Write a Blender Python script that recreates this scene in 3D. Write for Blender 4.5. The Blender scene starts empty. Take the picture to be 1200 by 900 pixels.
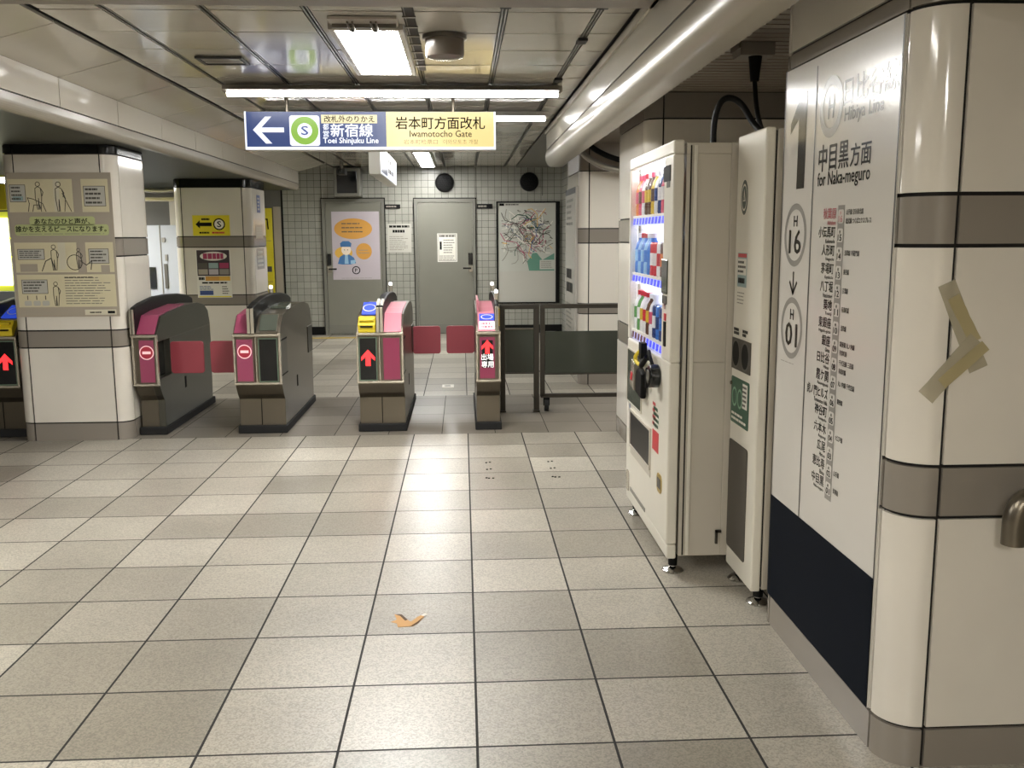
import bpy, bmesh, math, random
from mathutils import Vector, Matrix
random.seed(7)
PI = math.pi
scene = bpy.context.scene
C = scene.collection

# ------------------------------------------------------------------ camera, world, exposure
cam_d = bpy.data.cameras.new('camera')
cam = bpy.data.objects.new('camera', cam_d); C.objects.link(cam)
scene.camera = cam
CP, CY, CR, CH = 0.155554735, 0.0513307, 0.00519022, 1.45993998
fw = Vector((math.sin(CY)*math.cos(CP), math.cos(CY)*math.cos(CP), -math.sin(CP)))
rt = Vector((math.cos(CY), -math.sin(CY), 0)); dn = fw.cross(rt)
c_, s_ = math.cos(CR), math.sin(CR)
rx = rt*c_ + dn*s_; dy = dn*c_ - rt*s_
cam.matrix_world = Matrix(((rx.x, -dy.x, -fw.x, 0), (rx.y, -dy.y, -fw.y, 0), (rx.z, -dy.z, -fw.z, CH), (0, 0, 0, 1)))
cam_d.sensor_width = 36; cam_d.lens = 36*1107.52/1200
cam_d.clip_start = 0.05; cam_d.clip_end = 60
world = bpy.data.worlds.new('world'); scene.world = world; world.use_nodes = True
world.node_tree.nodes['Background'].inputs[0].default_value = (0.9, 0.93, 1, 1)
world.node_tree.nodes['Background'].inputs[1].default_value = 0.02
vs = scene.view_settings
vs.view_transform = 'Standard'; vs.look = 'None'; vs.gamma = 1; vs.use_curve_mapping = False
vs.exposure = 0.28
PANEL_POWER, TUBE_POWER, UNSEEN_POWER = 54.0, 38.0, 46.0

# ------------------------------------------------------------------ materials
def lin(h):
    if isinstance(h, str):
        h = h.lstrip('#'); h = [int(h[i:i+2], 16)/255 for i in (0, 2, 4)]
    return tuple(((v/12.92) if v <= .04045 else ((v+.055)/1.055)**2.4) for v in h) + (1,)
M = {}
def mat(name, col, rough=.5, metal=0, emit=None, es=0, var=0, vs_=6, bump=0, bs=20, spec=.5, coat=0, alpha=None):
    m = bpy.data.materials.new(name); m.use_nodes = True
    nt = m.node_tree; b = nt.nodes['Principled BSDF']
    b.inputs['Base Color'].default_value = lin(col)
    b.inputs['Roughness'].default_value = rough
    b.inputs['Metallic'].default_value = metal
    b.inputs['Specular IOR Level'].default_value = spec
    b.inputs['Coat Weight'].default_value = coat
    if emit:
        b.inputs['Emission Color'].default_value = lin(emit); b.inputs['Emission Strength'].default_value = es
    if alpha is not None: b.inputs['Alpha'].default_value = alpha
    if var or bump:
        tc = nt.nodes.new('ShaderNodeTexCoord')
        if var:
            n = nt.nodes.new('ShaderNodeTexNoise'); n.inputs['Scale'].default_value = vs_; n.inputs['Detail'].default_value = 5
            nt.links.new(tc.outputs['Object'], n.inputs['Vector'])
            mx = nt.nodes.new('ShaderNodeMix'); mx.data_type = 'RGBA'; mx.blend_type = 'MULTIPLY'
            mr = nt.nodes.new('ShaderNodeMapRange'); mr.inputs[1].default_value = .3; mr.inputs[2].default_value = .7
            mr.inputs[3].default_value = 1-var; mr.inputs[4].default_value = 1
            nt.links.new(n.outputs['Fac'], mr.inputs[0])
            mx.inputs[0].default_value = 1; mx.inputs[6].default_value = lin(col)
            nt.links.new(mr.outputs[0], mx.inputs[7]); nt.links.new(mx.outputs[2], b.inputs['Base Color'])
        if bump:
            n2 = nt.nodes.new('ShaderNodeTexNoise'); n2.inputs['Scale'].default_value = bs; n2.inputs['Detail'].default_value = 2
            nt.links.new(tc.outputs['Object'], n2.inputs['Vector'])
            bp = nt.nodes.new('ShaderNodeBump'); bp.inputs['Strength'].default_value = bump; bp.inputs['Distance'].default_value = .01
            nt.links.new(n2.outputs['Fac'], bp.inputs['Height']); nt.links.new(bp.outputs[0], b.inputs['Normal'])
    M[name] = m
    return m

def tile_mat(name, c1, c2, grout, size, off, mortar=.004, speckle=.25, rough=.3, axes='xy', sp_scale=160, stain=.12, bump=.15, grain=False):
    m = bpy.data.materials.new(name); m.use_nodes = True
    nt = m.node_tree; N = nt.nodes; L = nt.links; b = N['Principled BSDF']
    tc = N.new('ShaderNodeTexCoord'); sx = N.new('ShaderNodeSeparateXYZ'); cx = N.new('ShaderNodeCombineXYZ')
    L.new(tc.outputs['Object'], sx.inputs[0])
    L.new(sx.outputs['XYZ'.index(axes[0].upper())], cx.inputs[0]); L.new(sx.outputs['XYZ'.index(axes[1].upper())], cx.inputs[1])
    mp = N.new('ShaderNodeMapping'); mp.inputs['Location'].default_value = (off[0]+80*size, off[1]+80*size, 0)
    L.new(cx.outputs[0], mp.inputs[0])
    br = N.new('ShaderNodeTexBrick'); br.offset = 0; br.squash = 1
    br.inputs['Scale'].default_value = 1; br.inputs['Brick Width'].default_value = size; br.inputs['Row Height'].default_value = size
    br.inputs['Mortar Size'].default_value = mortar; br.inputs['Mortar Smooth'].default_value = .1
    br.inputs['Color1'].default_value = lin(c1); br.inputs['Color2'].default_value = lin(c2); br.inputs['Mortar'].default_value = lin(grout)
    L.new(mp.outputs[0], br.inputs['Vector'])
    ns = N.new('ShaderNodeTexNoise'); ns.inputs['Scale'].default_value = sp_scale; ns.inputs['Detail'].default_value = 3; ns.inputs['Roughness'].default_value = .7
    L.new(tc.outputs['Object'], ns.inputs['Vector'])
    if grain:
        vo = N.new('ShaderNodeTexVoronoi'); vo.inputs['Scale'].default_value = 190; L.new(tc.outputs['Object'], vo.inputs['Vector'])
        bw = N.new('ShaderNodeSeparateColor'); L.new(vo.outputs['Color'], bw.inputs[0])
    mr = N.new('ShaderNodeMapRange'); mr.inputs[1].default_value = .35; mr.inputs[2].default_value = .65; mr.inputs[3].default_value = 1-speckle; mr.inputs[4].default_value = 1+speckle*.3
    L.new(bw.outputs[0] if grain else ns.outputs['Fac'], mr.inputs[0])
    if grain: mr.inputs[1].default_value = 0; mr.inputs[2].default_value = .8; mr.inputs[3].default_value = .66; mr.inputs[4].default_value = 1.06
    n2 = N.new('ShaderNodeTexNoise'); n2.inputs['Scale'].default_value = 1.3; n2.inputs['Detail'].default_value = 6
    L.new(tc.outputs['Object'], n2.inputs['Vector'])
    mr2 = N.new('ShaderNodeMapRange'); mr2.inputs[1].default_value = .3; mr2.inputs[2].default_value = .7; mr2.inputs[3].default_value = 1-stain; mr2.inputs[4].default_value = 1
    L.new(n2.outputs['Fac'], mr2.inputs[0])
    mu = N.new('ShaderNodeMath'); mu.operation = 'MULTIPLY'; L.new(mr.outputs[0], mu.inputs[0]); L.new(mr2.outputs[0], mu.inputs[1])
    mx = N.new('ShaderNodeMix'); mx.data_type = 'RGBA'; mx.blend_type = 'MULTIPLY'; mx.inputs[0].default_value = 1
    L.new(br.outputs['Color'], mx.inputs[6]); L.new(mu.outputs[0], mx.inputs[7]); L.new(mx.outputs[2], b.inputs['Base Color'])
    mr3 = N.new('ShaderNodeMapRange'); mr3.inputs[3].default_value = rough; mr3.inputs[4].default_value = .85
    L.new(br.outputs['Fac'], mr3.inputs[0]); L.new(mr3.outputs[0], b.inputs['Roughness'])
    iv = N.new('ShaderNodeMath'); iv.operation = 'SUBTRACT'; iv.inputs[0].default_value = 1; L.new(br.outputs['Fac'], iv.inputs[1])
    bp = N.new('ShaderNodeBump'); bp.inputs['Strength'].default_value = bump; bp.inputs['Distance'].default_value = .004
    L.new(iv.outputs[0], bp.inputs['Height']); L.new(bp.outputs[0], b.inputs['Normal'])
    if grain: b.inputs['Specular IOR Level'].default_value = .75
    M[name] = m; return m

tile_mat('floor_tile', '#c8c1b2', '#958e80', '#13100d', .4, (-.0249, -2.54), .0042, .6, .33, 'xy', 130, .22, grain=True)
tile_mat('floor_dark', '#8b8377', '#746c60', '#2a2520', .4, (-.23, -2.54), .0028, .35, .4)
tile_mat('wall_tile', '#a6a59b', '#9a9a90', '#45453f', .0985, (0, -.01), .0026, .05, .3, 'xz', 40, .1, .4)
tile_mat('wall_tile_side', '#a6a59b', '#9a9a90', '#45453f', .0985, (0, -.01), .0026, .05, .3, 'yz', 40, .1, .4)
mat('enamel', '#dcd6ca', .09, var=.08, vs_=2.5, bump=.02, bs=3)
mat('enamel_clean', '#ddd7cb', .06, bump=.01, bs=3)
mat('band', '#878076', .16)
mat('joint', '#15120f', .8)
mat('ceil_panel', '#c6c1b4', .10, var=.14, vs_=2.5, bump=.05, bs=2.2, spec=1)
mat('ceil_panel_b', '#bab5a9', .12, var=.14, vs_=2.5, bump=.05, bs=2.2, spec=1)
mat('ceil_slope', '#c2bdb0', .1, var=.08, vs_=2, bump=.04, bs=2)
mat('rail', '#6a665e', .3, .7)
mat('rail_dark', '#1a1815', .6)
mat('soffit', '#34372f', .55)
mat('lip', '#a8a194', .25, bump=.03, bs=2)
mat('slat', '#8a8074', .4, .1)
mat('beam_grey', '#827c73', .35)
mat('plaster', '#b9b2a4', .8)
mat('dark_grey_wall', '#6c6a63', .7)  # one even dark grey for far walls and a ceiling strip
mat('black', '#070707', .6, spec=.2)
mat('ridge_black', '#090a0a', .45, spec=.2)
mat('black_gloss', '#101214', .12)
mat('black_rubber', '#141414', .8)
mat('steel', '#6f685c', .3, .85, bump=.01, bs=60)
mat('steel_side', '#595850', .32, .8, bump=.01, bs=50)
mat('steel_light', '#c9c2b2', .25, .7)
mat('chrome', '#c8c8c8', .12, 1)
mat('dark_frame', '#3c3831', .4, .5)
mat('door_grey', '#7b7a6f', .38, var=.05, vs_=3)
mat('door_frame', '#74736a', .4)
mat('pink', '#96425f', .3)
mat('ring_pale', '#f0c4c8', .4, emit='#f0c0c4', es=.35)
mat('pink_pale', '#cf7f8e', .35)
mat('maroon', '#8a3350', .3)
mat('flap', '#933c46', .4)
mat('flap_edge', '#8a2f36', .5)
mat('green_edge', '#5d6f5c', .4)
mat('yellow', '#d8c02a', .4)
mat('yellow_line', '#b59a3e', .6)
mat('yellow_sign', '#e3d22c', .45)
mat('blue_reader', '#2c46b8', .3, emit='#3050d0', es=.5)
mat('white', '#eeeae0', .4)
mat('white_lit', '#ffffff', .4, emit='#fff8ee', es=1.2)
mat('paper', '#dedbd0', .6)
mat('paper_grey', '#b9b7ad', .6)
mat('ink', '#121212', .5, spec=.15)
mat('ink_soft', '#55524b', .6)
mat('ink_pale', '#8b877e', .6)
mat('led_text', '#dddddd', .4, emit='#fff8f4', es=.9)
mat('lamp_tip', '#ffffff', .4, emit='#fff8ee', es=3)
mat('red', '#c03038', .4)
mat('red_lit', '#ff3030', .4, emit='#ff2a2e', es=1.6)
mat('noentry_red', '#b02c40', .4)
mat('navy', '#10151e', .6, spec=.05)
mat('board', '#cfcbc3', .16)
mat('board_ink', '#0d0d0d', .16, spec=.4)
mat('board_line', '#23211e', .4)
mat('ring_grey', '#94918b', .2)
mat('text_grey', '#625f5b', .16)
mat('text_red', '#a8424a', .4)
mat('sign_blue', '#0c1222', .35, emit='#2a4079', es=.75)
mat('sign_yellow', '#4a4228', .35, emit='#ecd28a', es=.85)
mat('sign_white', '#505050', .35, emit='#eef2ff', es=1.0)
mat('sign_green', '#2c3a14', .35, emit='#86b43c', es=.8)
mat('sign_cream', '#4a4638', .35, emit='#e8d9a6', es=.8)
mat('sign_ink', '#0c0a07', .8, spec=.05)
mat('sign_ink2', '#7a6634', .4)
mat('sign_letter_blue', '#26386a', .35, emit='#26386a', es=.3)
mat('sign_case', '#d8d6cc', .4)
mat('vm_white', '#d9d4c6', .28, var=.03)
mat('vm_side', '#bdb6a8', .32, var=.04, vs_=3)
mat('vm_inner', '#f2f4ff', .5, emit='#e2eaff', es=1.1)
mat('led', '#ffffff', .5, emit='#eef3ff', es=16)
mat('btn_blue', '#3340c8', .4, emit='#3038ff', es=1.0)
mat('btn_red', '#5a2d33', .4, emit='#7a2a30', es=.15)
mat('btn_strip', '#c9cff0', .4, emit='#b8c2ff', es=.5)
mat('grey_glass', '#4c5148', .1)
mat('outlet_dark', '#1c1c1a', .4, spec=.3)
mat('mesh_dark', '#4a453d', .6)
mat('green', '#1f4d38', .4)
mat('green_pale', '#7fa88c', .4)
mat('emblem', '#2c3a33', .4)
mat('tape', '#c2b99f', .25, alpha=.5)
mat('tape_old', '#c4b688', .35, alpha=.55)
mat('torn', '#c99a60', .7)
mat('torn_dark', '#5b4632', .8)
mat('poster_cream', '#d3caa8', .3)
mat('poster_grey', '#a89e8e', .35)
mat('poster_green', '#b7bf86', .35)
mat('poster_pale', '#d1cbb4', .3)
mat('poster_blue', '#8fa6a6', .4)
mat('poster_dark', '#3c3238', .35)
mat('poster_magenta', '#a03a5c', .4)
mat('orange', '#cc9644', .5)
mat('amber', '#d8aa46', .5)
mat('lilac', '#b7aeb4', .5)
mat('uniform', '#3f6fa0', .5)
mat('uniform_pale', '#8fb6cf', .5)
mat('skin_paper', '#e8d9c4', .6)
mat('map_ground', '#b9bab0', .4)
mat('map_bay', '#5d8a78', .4)
mat('map_land', '#9c9a88', .4)
mat('sticker_blue', '#3d4f86', .4)
mat('machine_grey', '#b3b8bf', .35)
mat('lightbox', '#ffffff', .5, emit='#f7f6d8', es=3.0)
mat('lightbox_rim', '#c9c83a', .5, emit='#c8d040', es=.5)
mat('lamp', '#ffffff', .5, emit='#fcfbf8', es=PANEL_POWER)
mat('tube', '#ffffff', .5, emit='#fcfbf8', es=TUBE_POWER)
mat('lamp_unseen', '#ffffff', .5, emit='#fcfaf6', es=UNSEEN_POWER)  # emitter of the added panels hidden from view
mat('fill_lamp_rear', '#ffffff', .5, emit='#fcf8f0', es=95)  # emitter of the added fill panel behind the viewer
mat('fill_lamp_left', '#ffffff', .5, emit='#fcf8f0', es=42)  # emitter of the added fill panel left of the viewer
mat('lamp_frame', '#a09a8e', .35)
mat('dome_grey', '#6a6258', .25)
mat('cable', '#101010', .5)
mat('brass', '#b49a52', .4, .6)
mat('silver_pipe', '#aaa69c', .3, .7)
g = bpy.data.materials.new('glass'); g.use_nodes = True
nt = g.node_tree; nt.nodes.clear()
o_ = nt.nodes.new('ShaderNodeOutputMaterial'); mx = nt.nodes.new('ShaderNodeMixShader'); t_ = nt.nodes.new('ShaderNodeBsdfTransparent'); gl = nt.nodes.new('ShaderNodeBsdfGlossy')
gl.inputs['Roughness'].default_value = .03; fr = nt.nodes.new('ShaderNodeLayerWeight'); fr.inputs[0].default_value = .5; pw = nt.nodes.new('ShaderNodeMath'); pw.operation = 'POWER'; pw.inputs[1].default_value = 6
ml = nt.nodes.new('ShaderNodeMath'); ml.operation = 'MULTIPLY_ADD'; ml.inputs[1].default_value = .35; ml.inputs[2].default_value = .02
nt.links.new(fr.outputs['Facing'], pw.inputs[0]); nt.links.new(pw.outputs[0], ml.inputs[0]); nt.links.new(ml.outputs[0], mx.inputs[0]); nt.links.new(t_.outputs[0], mx.inputs[1]); nt.links.new(gl.outputs[0], mx.inputs[2]); nt.links.new(mx.outputs[0], o_.inputs[0])
M['glass'] = g
g2 = bpy.data.materials.new('smoked_glass'); g2.use_nodes = True
nt = g2.node_tree; b = nt.nodes['Principled BSDF']; b.inputs['Base Color'].default_value = lin('#3c4038'); b.inputs['Roughness'].default_value = .12; b.inputs['Alpha'].default_value = .93
M['smoked_glass'] = g2

# ------------------------------------------------------------------ mesh builder
class Frame:
    """a flat face in the place: origin, right, up; the normal is right x up"""
    def __init__(s, o, u, v):
        s.o = Vector(o); s.u = Vector(u).normalized(); s.v = Vector(v).normalized(); s.n = s.u.cross(s.v)
    def pt(s, a, b, n=0): return s.o + s.u*a + s.v*b + s.n*n
def front(y): return Frame((0, y, 0), (1, 0, 0), (0, 0, 1))          # faces the camera end (-Y): coordinates are X, Z
def leftward(x): return Frame((x, 0, 0), (0, -1, 0), (0, 0, 1))      # faces -X: coordinates are -Y, Z
def rightward(x): return Frame((x, 0, 0), (0, 1, 0), (0, 0, 1))      # faces +X: coordinates are Y, Z
_txt = {}
def text_mesh(s, bold):
    k = (s, bold)
    if k not in _txt:
        c = bpy.data.curves.new('txt', 'FONT'); c.body = s; c.size = 1; c.resolution_u = 2; 
        ob = bpy.data.objects.new('txt', c); C.objects.link(ob); bpy.context.view_layer.update()
        me = bpy.data.meshes.new_from_object(ob.evaluated_get(bpy.context.evaluated_depsgraph_get()))
        vs_ = [(v.co.x, v.co.y) for v in me.vertices]; fs = [tuple(p.vertices) for p in me.polygons]
        bpy.data.objects.remove(ob); bpy.data.curves.remove(c); bpy.data.meshes.remove(me)
        _txt[k] = (vs_, fs)
    return _txt[k]
LAY = .0009
class MB:
    def __init__(s): s.v = []; s.f = []; s.mats = []
    def mi(s, m):
        if m not in s.mats: s.mats.append(m)
        return s.mats.index(m)
    def add(s, vs, fs, m):
        k = len(s.v); i = s.mi(m)
        s.v += [Vector(p) for p in vs]; s.f += [(tuple(q+k for q in f), i) for f in fs]; return s
    def box(s, x0, x1, y0, y1, z0, z1, m):
        x0, x1 = sorted((x0, x1)); y0, y1 = sorted((y0, y1)); z0, z1 = sorted((z0, z1))
        vs = [(x0, y0, z0), (x1, y0, z0), (x1, y1, z0), (x0, y1, z0), (x0, y0, z1), (x1, y0, z1), (x1, y1, z1), (x0, y1, z1)]
        return s.add(vs, [(3, 2, 1, 0), (4, 5, 6, 7), (0, 1, 5, 4), (1, 2, 6, 5), (2, 3, 7, 6), (3, 0, 4, 7)], m)
    def prism(s, pts, a0, a1, m, axis='x'):
        """outline pts (two coordinates) pushed along an axis from a0 to a1"""
        n = len(pts)
        mk = {'x': lambda p, a: (a, p[0], p[1]), 'y': lambda p, a: (p[0], a, p[1]), 'z': lambda p, a: (p[0], p[1], a)}[axis]
        vs = [mk(p, a0) for p in pts] + [mk(p, a1) for p in pts]
        fs = [tuple(range(n)), tuple(range(2*n-1, n-1, -1))] + [(i, i+n, (i+1) % n+n, (i+1) % n) for i in range(n)]
        return s.add(vs, fs, m)
    def fpoly(s, fr, pts, layer, m, depth=0):
        base = layer*LAY; n = len(pts)
        if not depth: return s.add([fr.pt(a, b, base) for a, b in pts], [tuple(range(n))], m)
        vs = [fr.pt(a, b, base+depth) for a, b in pts] + [fr.pt(a, b, base) for a, b in pts]
        return s.add(vs, [tuple(range(n)), tuple(range(2*n-1, n-1, -1))] + [(i, i+n, (i+1) % n+n, (i+1) % n) for i in range(n)], m)
    def frect(s, fr, a0, b0, a1, b1, layer, m, depth=0):
        a0, a1 = sorted((a0, a1)); b0, b1 = sorted((b0, b1))
        return s.fpoly(fr, [(a0, b0), (a1, b0), (a1, b1), (a0, b1)], layer, m, depth)
    def frame(s, fr, a0, b0, a1, b1, w, layer, m, depth=0):
        s.frect(fr, a0, b0, a1, b0+w, layer, m, depth); s.frect(fr, a0, b1-w, a1, b1, layer, m, depth)
        s.frect(fr, a0, b0+w, a0+w, b1-w, layer, m, depth); return s.frect(fr, a1-w, b0+w, a1, b1-w, layer, m, depth)
    def disc(s, fr, a, b, r, layer, m, ry=None, n=28, depth=0):
        ry = ry or r
        return s.fpoly(fr, [(a+r*math.cos(2*PI*i/n), b+ry*math.sin(2*PI*i/n)) for i in range(n)], layer, m, depth)
    def ring(s, fr, a, b, r0, r1, layer, m, ky=1, n=36):
        vs = []; fs = []
        for i in range(n):
            t = 2*PI*i/n
            vs += [fr.pt(a+r1*math.cos(t), b+ky*r1*math.sin(t), layer*LAY), fr.pt(a+r0*math.cos(t), b+ky*r0*math.sin(t), layer*LAY)]
            j = (i+1) % n; fs.append((2*i+1, 2*i, 2*j, 2*j+1))
        return s.add(vs, fs, m)
    def stroke(s, fr, pts, w, layer, m):
        for (a, b), (c, d) in zip(pts, pts[1:]):
            l = math.hypot(c-a, d-b) or 1; px, py = -(d-b)/l*w/2, (c-a)/l*w/2
            ex, ey = (c-a)/l*w*.4, (d-b)/l*w*.4
            s.fpoly(fr, [(a-px-ex, b-py-ey), (c-px+ex, d-py+ey), (c+px+ex, d+py+ey), (a+px-ex, b+py-ey)], layer, m)
        return s
    def txt(s, fr, t, a0, b0, a1, b1, layer, m, bold=0):
        vs, fs = text_mesh(t, 0)
        if not vs: return s
        x0 = min(p[0] for p in vs); x1 = max(p[0] for p in vs); y0 = min(p[1] for p in vs); y1 = max(p[1] for p in vs)
        sx = (a1-a0)/max(x1-x0, 1e-6); sy = (b1-b0)/max(y1-y0, 1e-6)
        d = min(bold, .02); e = sx*d*.9; f = sy*d*.7
        for i, (ox, oy) in enumerate(((-e, 0), (e, 0), (0, f), (0, -f)) if bold else ((0, 0),)):
            s.add([fr.pt(a0+(x-x0)*sx+ox, b0+(y-y0)*sy+oy, layer*LAY+i*.00012) for x, y in vs], fs, m)
        return s
    def lines(s, fr, a0, b0, a1, b1, n, layer, m, fill=.35, jit=True):
        h = (b1-b0)/n; r = random.Random(int(a0*1000)+n)
        for i in range(n):
            y = b1-h*(i+.5); e = a1-(a1-a0)*(r.random()*.35 if jit else 0)
            x = a0
            while x < e-.002:
                w = min(e-x, (a1-a0)*(.08+.2*r.random())); s.frect(fr, x, y-h*fill/2, x+w*.88, y+h*fill/2, layer, m); x += w
        return s
    def cyl(s, p0, p1, r0, m, r1=None, n=20):
        p0, p1 = Vector(p0), Vector(p1); r1 = r0 if r1 is None else r1
        d = (p1-p0).normalized(); a = d.orthogonal().normalized(); b = d.cross(a)
        vs = [p0+(a*math.cos(2*PI*i/n)+b*math.sin(2*PI*i/n))*r0 for i in range(n)] + [p1+(a*math.cos(2*PI*i/n)+b*math.sin(2*PI*i/n))*r1 for i in range(n)]
        return s.add(vs, [tuple(range(n-1, -1, -1)), tuple(range(n, 2*n))] + [(i, (i+1) % n, (i+1) % n+n, i+n) for i in range(n)], m)
    def lathe(s, p, prof, m, n=16, axis=(0, 0, 1)):
        p = Vector(p); d = Vector(axis).normalized(); a = d.orthogonal().normalized(); b = d.cross(a); k = len(prof)
        vs = [p+d*z+(a*math.cos(2*PI*i/n)+b*math.sin(2*PI*i/n))*r for i in range(n) for r, z in prof]
        fs = [(i*k+j, ((i+1) % n)*k+j, ((i+1) % n)*k+j+1, i*k+j+1) for i in range(n) for j in range(k-1)]
        fs += [tuple(i*k for i in range(n-1, -1, -1)), tuple(i*k+k-1 for i in range(n))]
        return s.add(vs, fs, m)
    def tube(s, path, r, m, n=10, smooth=4):
        P = [Vector(p) for p in path]
        for _ in range(smooth if len(P) > 2 else 0):
            if len(P) > 80: break
            Q = [P[0]]
            for a, b in zip(P, P[1:]): Q += [a*.75+b*.25, a*.25+b*.75]
            P = Q+[P[-1]]
        up = (P[1]-P[0]).orthogonal().normalized(); vs = []; fs = []
        for i, p in enumerate(P):
            d = (P[min(i+1, len(P)-1)]-P[max(i-1, 0)]).normalized(); up = (up-d*up.dot(d)).normalized(); b = d.cross(up)
            vs += [p+(up*math.cos(2*PI*j/n)+b*math.sin(2*PI*j/n))*r for j in range(n)]
            if i: fs += [((i-1)*n+j, (i-1)*n+(j+1) % n, i*n+(j+1) % n, i*n+j) for j in range(n)]
        fs += [tuple(range(n-1, -1, -1)), tuple(range((len(P)-1)*n, len(P)*n))]
        return s.add(vs, fs, m)
    def build(s, name, parent=None, bevel=0, smooth=False, loc=None, fixn=True):
        o = Vector((0, 0, 0))
        if loc is not None: o = Vector(loc)
        elif parent is not None:
            q = parent
            while q: o += q.location; q = q.parent
        me = bpy.data.meshes.new(name)
        me.from_pydata([tuple(v-o) for v in s.v], [], [f for f, i in s.f])
        for m in s.mats: me.materials.append(M[m])
        for p, (f, i) in zip(me.polygons, s.f): p.material_index = i
        if fixn:
            bm = bmesh.new(); bm.from_mesh(me)
            isl = [f for f in bm.faces if any(not e.is_boundary for e in f.edges)]
            bmesh.ops.recalc_face_normals(bm, faces=isl); bm.to_mesh(me); bm.free()
        if smooth:
            for p in me.polygons: p.use_smooth = True
            try: me.set_sharp_from_angle(angle=math.radians(38))
            except Exception: pass
        me.update()
        ob = bpy.data.objects.new(name, me); C.objects.link(ob)
        if parent is not None: ob.parent = parent
        if loc is not None: ob.location = o
        if bevel:
            b = ob.modifiers.new('soft_edge', 'BEVEL'); b.width = bevel; b.segments = 2; b.limit_method = 'ANGLE'; b.angle_limit = math.radians(40)
        return ob
def thing(name, label, cat, loc, group=None):
    o = bpy.data.objects.new(name, None); C.objects.link(o); o.location = loc; o.empty_display_size = .1
    o['label'] = label; o['category'] = cat
    if group: o['group'] = group
    return o
def tag(o, label, cat, group=None):
    o['label'] = label; o['category'] = cat
    if group: o['group'] = group
    return o
def struct(o, label=None):
    o['kind'] = 'structure'
    if label: o['label'] = label
    return o
def rrect(x0, y0, x1, y1, r, n=5):
    P = []
    for cx, cy, a in ((x1-r, y0+r, -90), (x1-r, y1-r, 0), (x0+r, y1-r, 90), (x0+r, y0+r, 180)):
        P += [(cx+r*math.cos(math.radians(a+90*i/n)), cy+r*math.sin(math.radians(a+90*i/n))) for i in range(n+1)]
    return P
def clip(poly, ax, val, keep_greater):
    out = []; n = len(poly); f = lambda p: (p[ax]-val) if keep_greater else (val-p[ax])
    for i in range(n):
        a, b = poly[i], poly[(i+1) % n]; fa, fb = f(a), f(b)
        if fa >= 0: out.append(a)
        if (fa > 0 > fb) or (fa < 0 < fb):
            t = fa/(fa-fb); out.append((a[0]+(b[0]-a[0])*t, a[1]+(b[1]-a[1])*t))
    return out

# ------------------------------------------------------------------ the room
YB, YN, XL, XR, ZC = 14.3, -4.0, -8.0, 3.2, 2.46
b = MB(); b.add([(XL, YN, 0), (XR, YN, 0), (XR, 6.94, 0), (XL, 6.94, 0)], [(0, 1, 2, 3)], 'floor_tile'); struct(b.build('floor'), 'beige terrazzo tile floor of the concourse in front of the gates')
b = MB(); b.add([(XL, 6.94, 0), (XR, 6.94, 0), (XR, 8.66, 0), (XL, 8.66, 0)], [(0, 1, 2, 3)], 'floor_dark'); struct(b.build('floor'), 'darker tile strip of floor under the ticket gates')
b = MB(); b.add([(XL, 8.66, 0), (XR, 8.66, 0), (XR, YB, 0), (XL, YB, 0)], [(0, 1, 2, 3)], 'floor_tile'); struct(b.build('floor'), 'tile floor beyond the ticket gates')
b = MB(); b.box(-2.6, -1.16, 13.78, 13.9, .0005, .004, 'yellow_line'); struct(b.build('floor_line'), 'thin yellow line on the floor before the back wall')

# ceiling panels with grooves
b = MB()
b.box(XL, XR, YN, YB, ZC+.03, ZC+.1, 'rail_dark')
seams = [-1.88, -1.57, -1.137, -.686, -.24, .205, .635, .81]
yrows = [4.5+.452*k for k in range(-19, 22)]
for i, (xa, xb) in enumerate(zip(seams, seams[1:])):
    for ya, yb in zip(yrows, yrows[1:]):
        if yb > YB: yb = YB
        if ya >= YB: continue
        za = [ZC+.004+random.uniform(-.0022, .0022) for _ in range(4)]
        X0, X1, Y0, Y1 = xa+.018, xb-.018, ya+.007, yb-.007
        b.add([(X0, Y0, za[0]), (X1, Y0, za[1]), (X1, Y1, za[2]), (X0, Y1, za[3]), (X0, Y0, ZC+.016), (X1, Y0, ZC+.016), (X1, Y1, ZC+.016), (X0, Y1, ZC+.016)], [(3, 2, 1, 0), (4, 5, 6, 7), (0, 1, 5, 4), (1, 2, 6, 5), (2, 3, 7, 6), (3, 0, 4, 7)], random.choice(['ceil_panel', 'ceil_panel', 'ceil_panel_b']))
for k, xs in enumerate(seams[1:-1]):
    b.box(xs-.0125, xs-.003, YN, YB, ZC+.004, ZC+.026, 'rail'); b.box(xs+.004, xs+.0125, YN, YB, ZC+.006, ZC+.026, 'rail')
# wider service groove with clips beside the near light panel
b.box(-.245, -.205, 4.2, 6.0, ZC-.004, ZC+.01, 'rail_dark')
for k in range(8): b.box(-.262, -.2, 4.35+.21*k, 4.37+.21*k, ZC-.008, ZC-.002, 'rail')
for x, y in ((.205, 4.28), (.635, 4.28), (.635, 5.05), (.635, 6.3)): b.box(x-.025, x+.025, y, y+.1, ZC-.01, ZC+.004, 'rail_dark')
b.box(-2.7, -1.88, 13.6, YB, ZC, ZC+.02, 'ceil_panel')
b.box(.81, 1.6, 9.3, YB, ZC, ZC+.02, 'dark_grey_wall')
struct(b.build('ceiling'), 'glossy beige metal panel ceiling with dark grooves')

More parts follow.
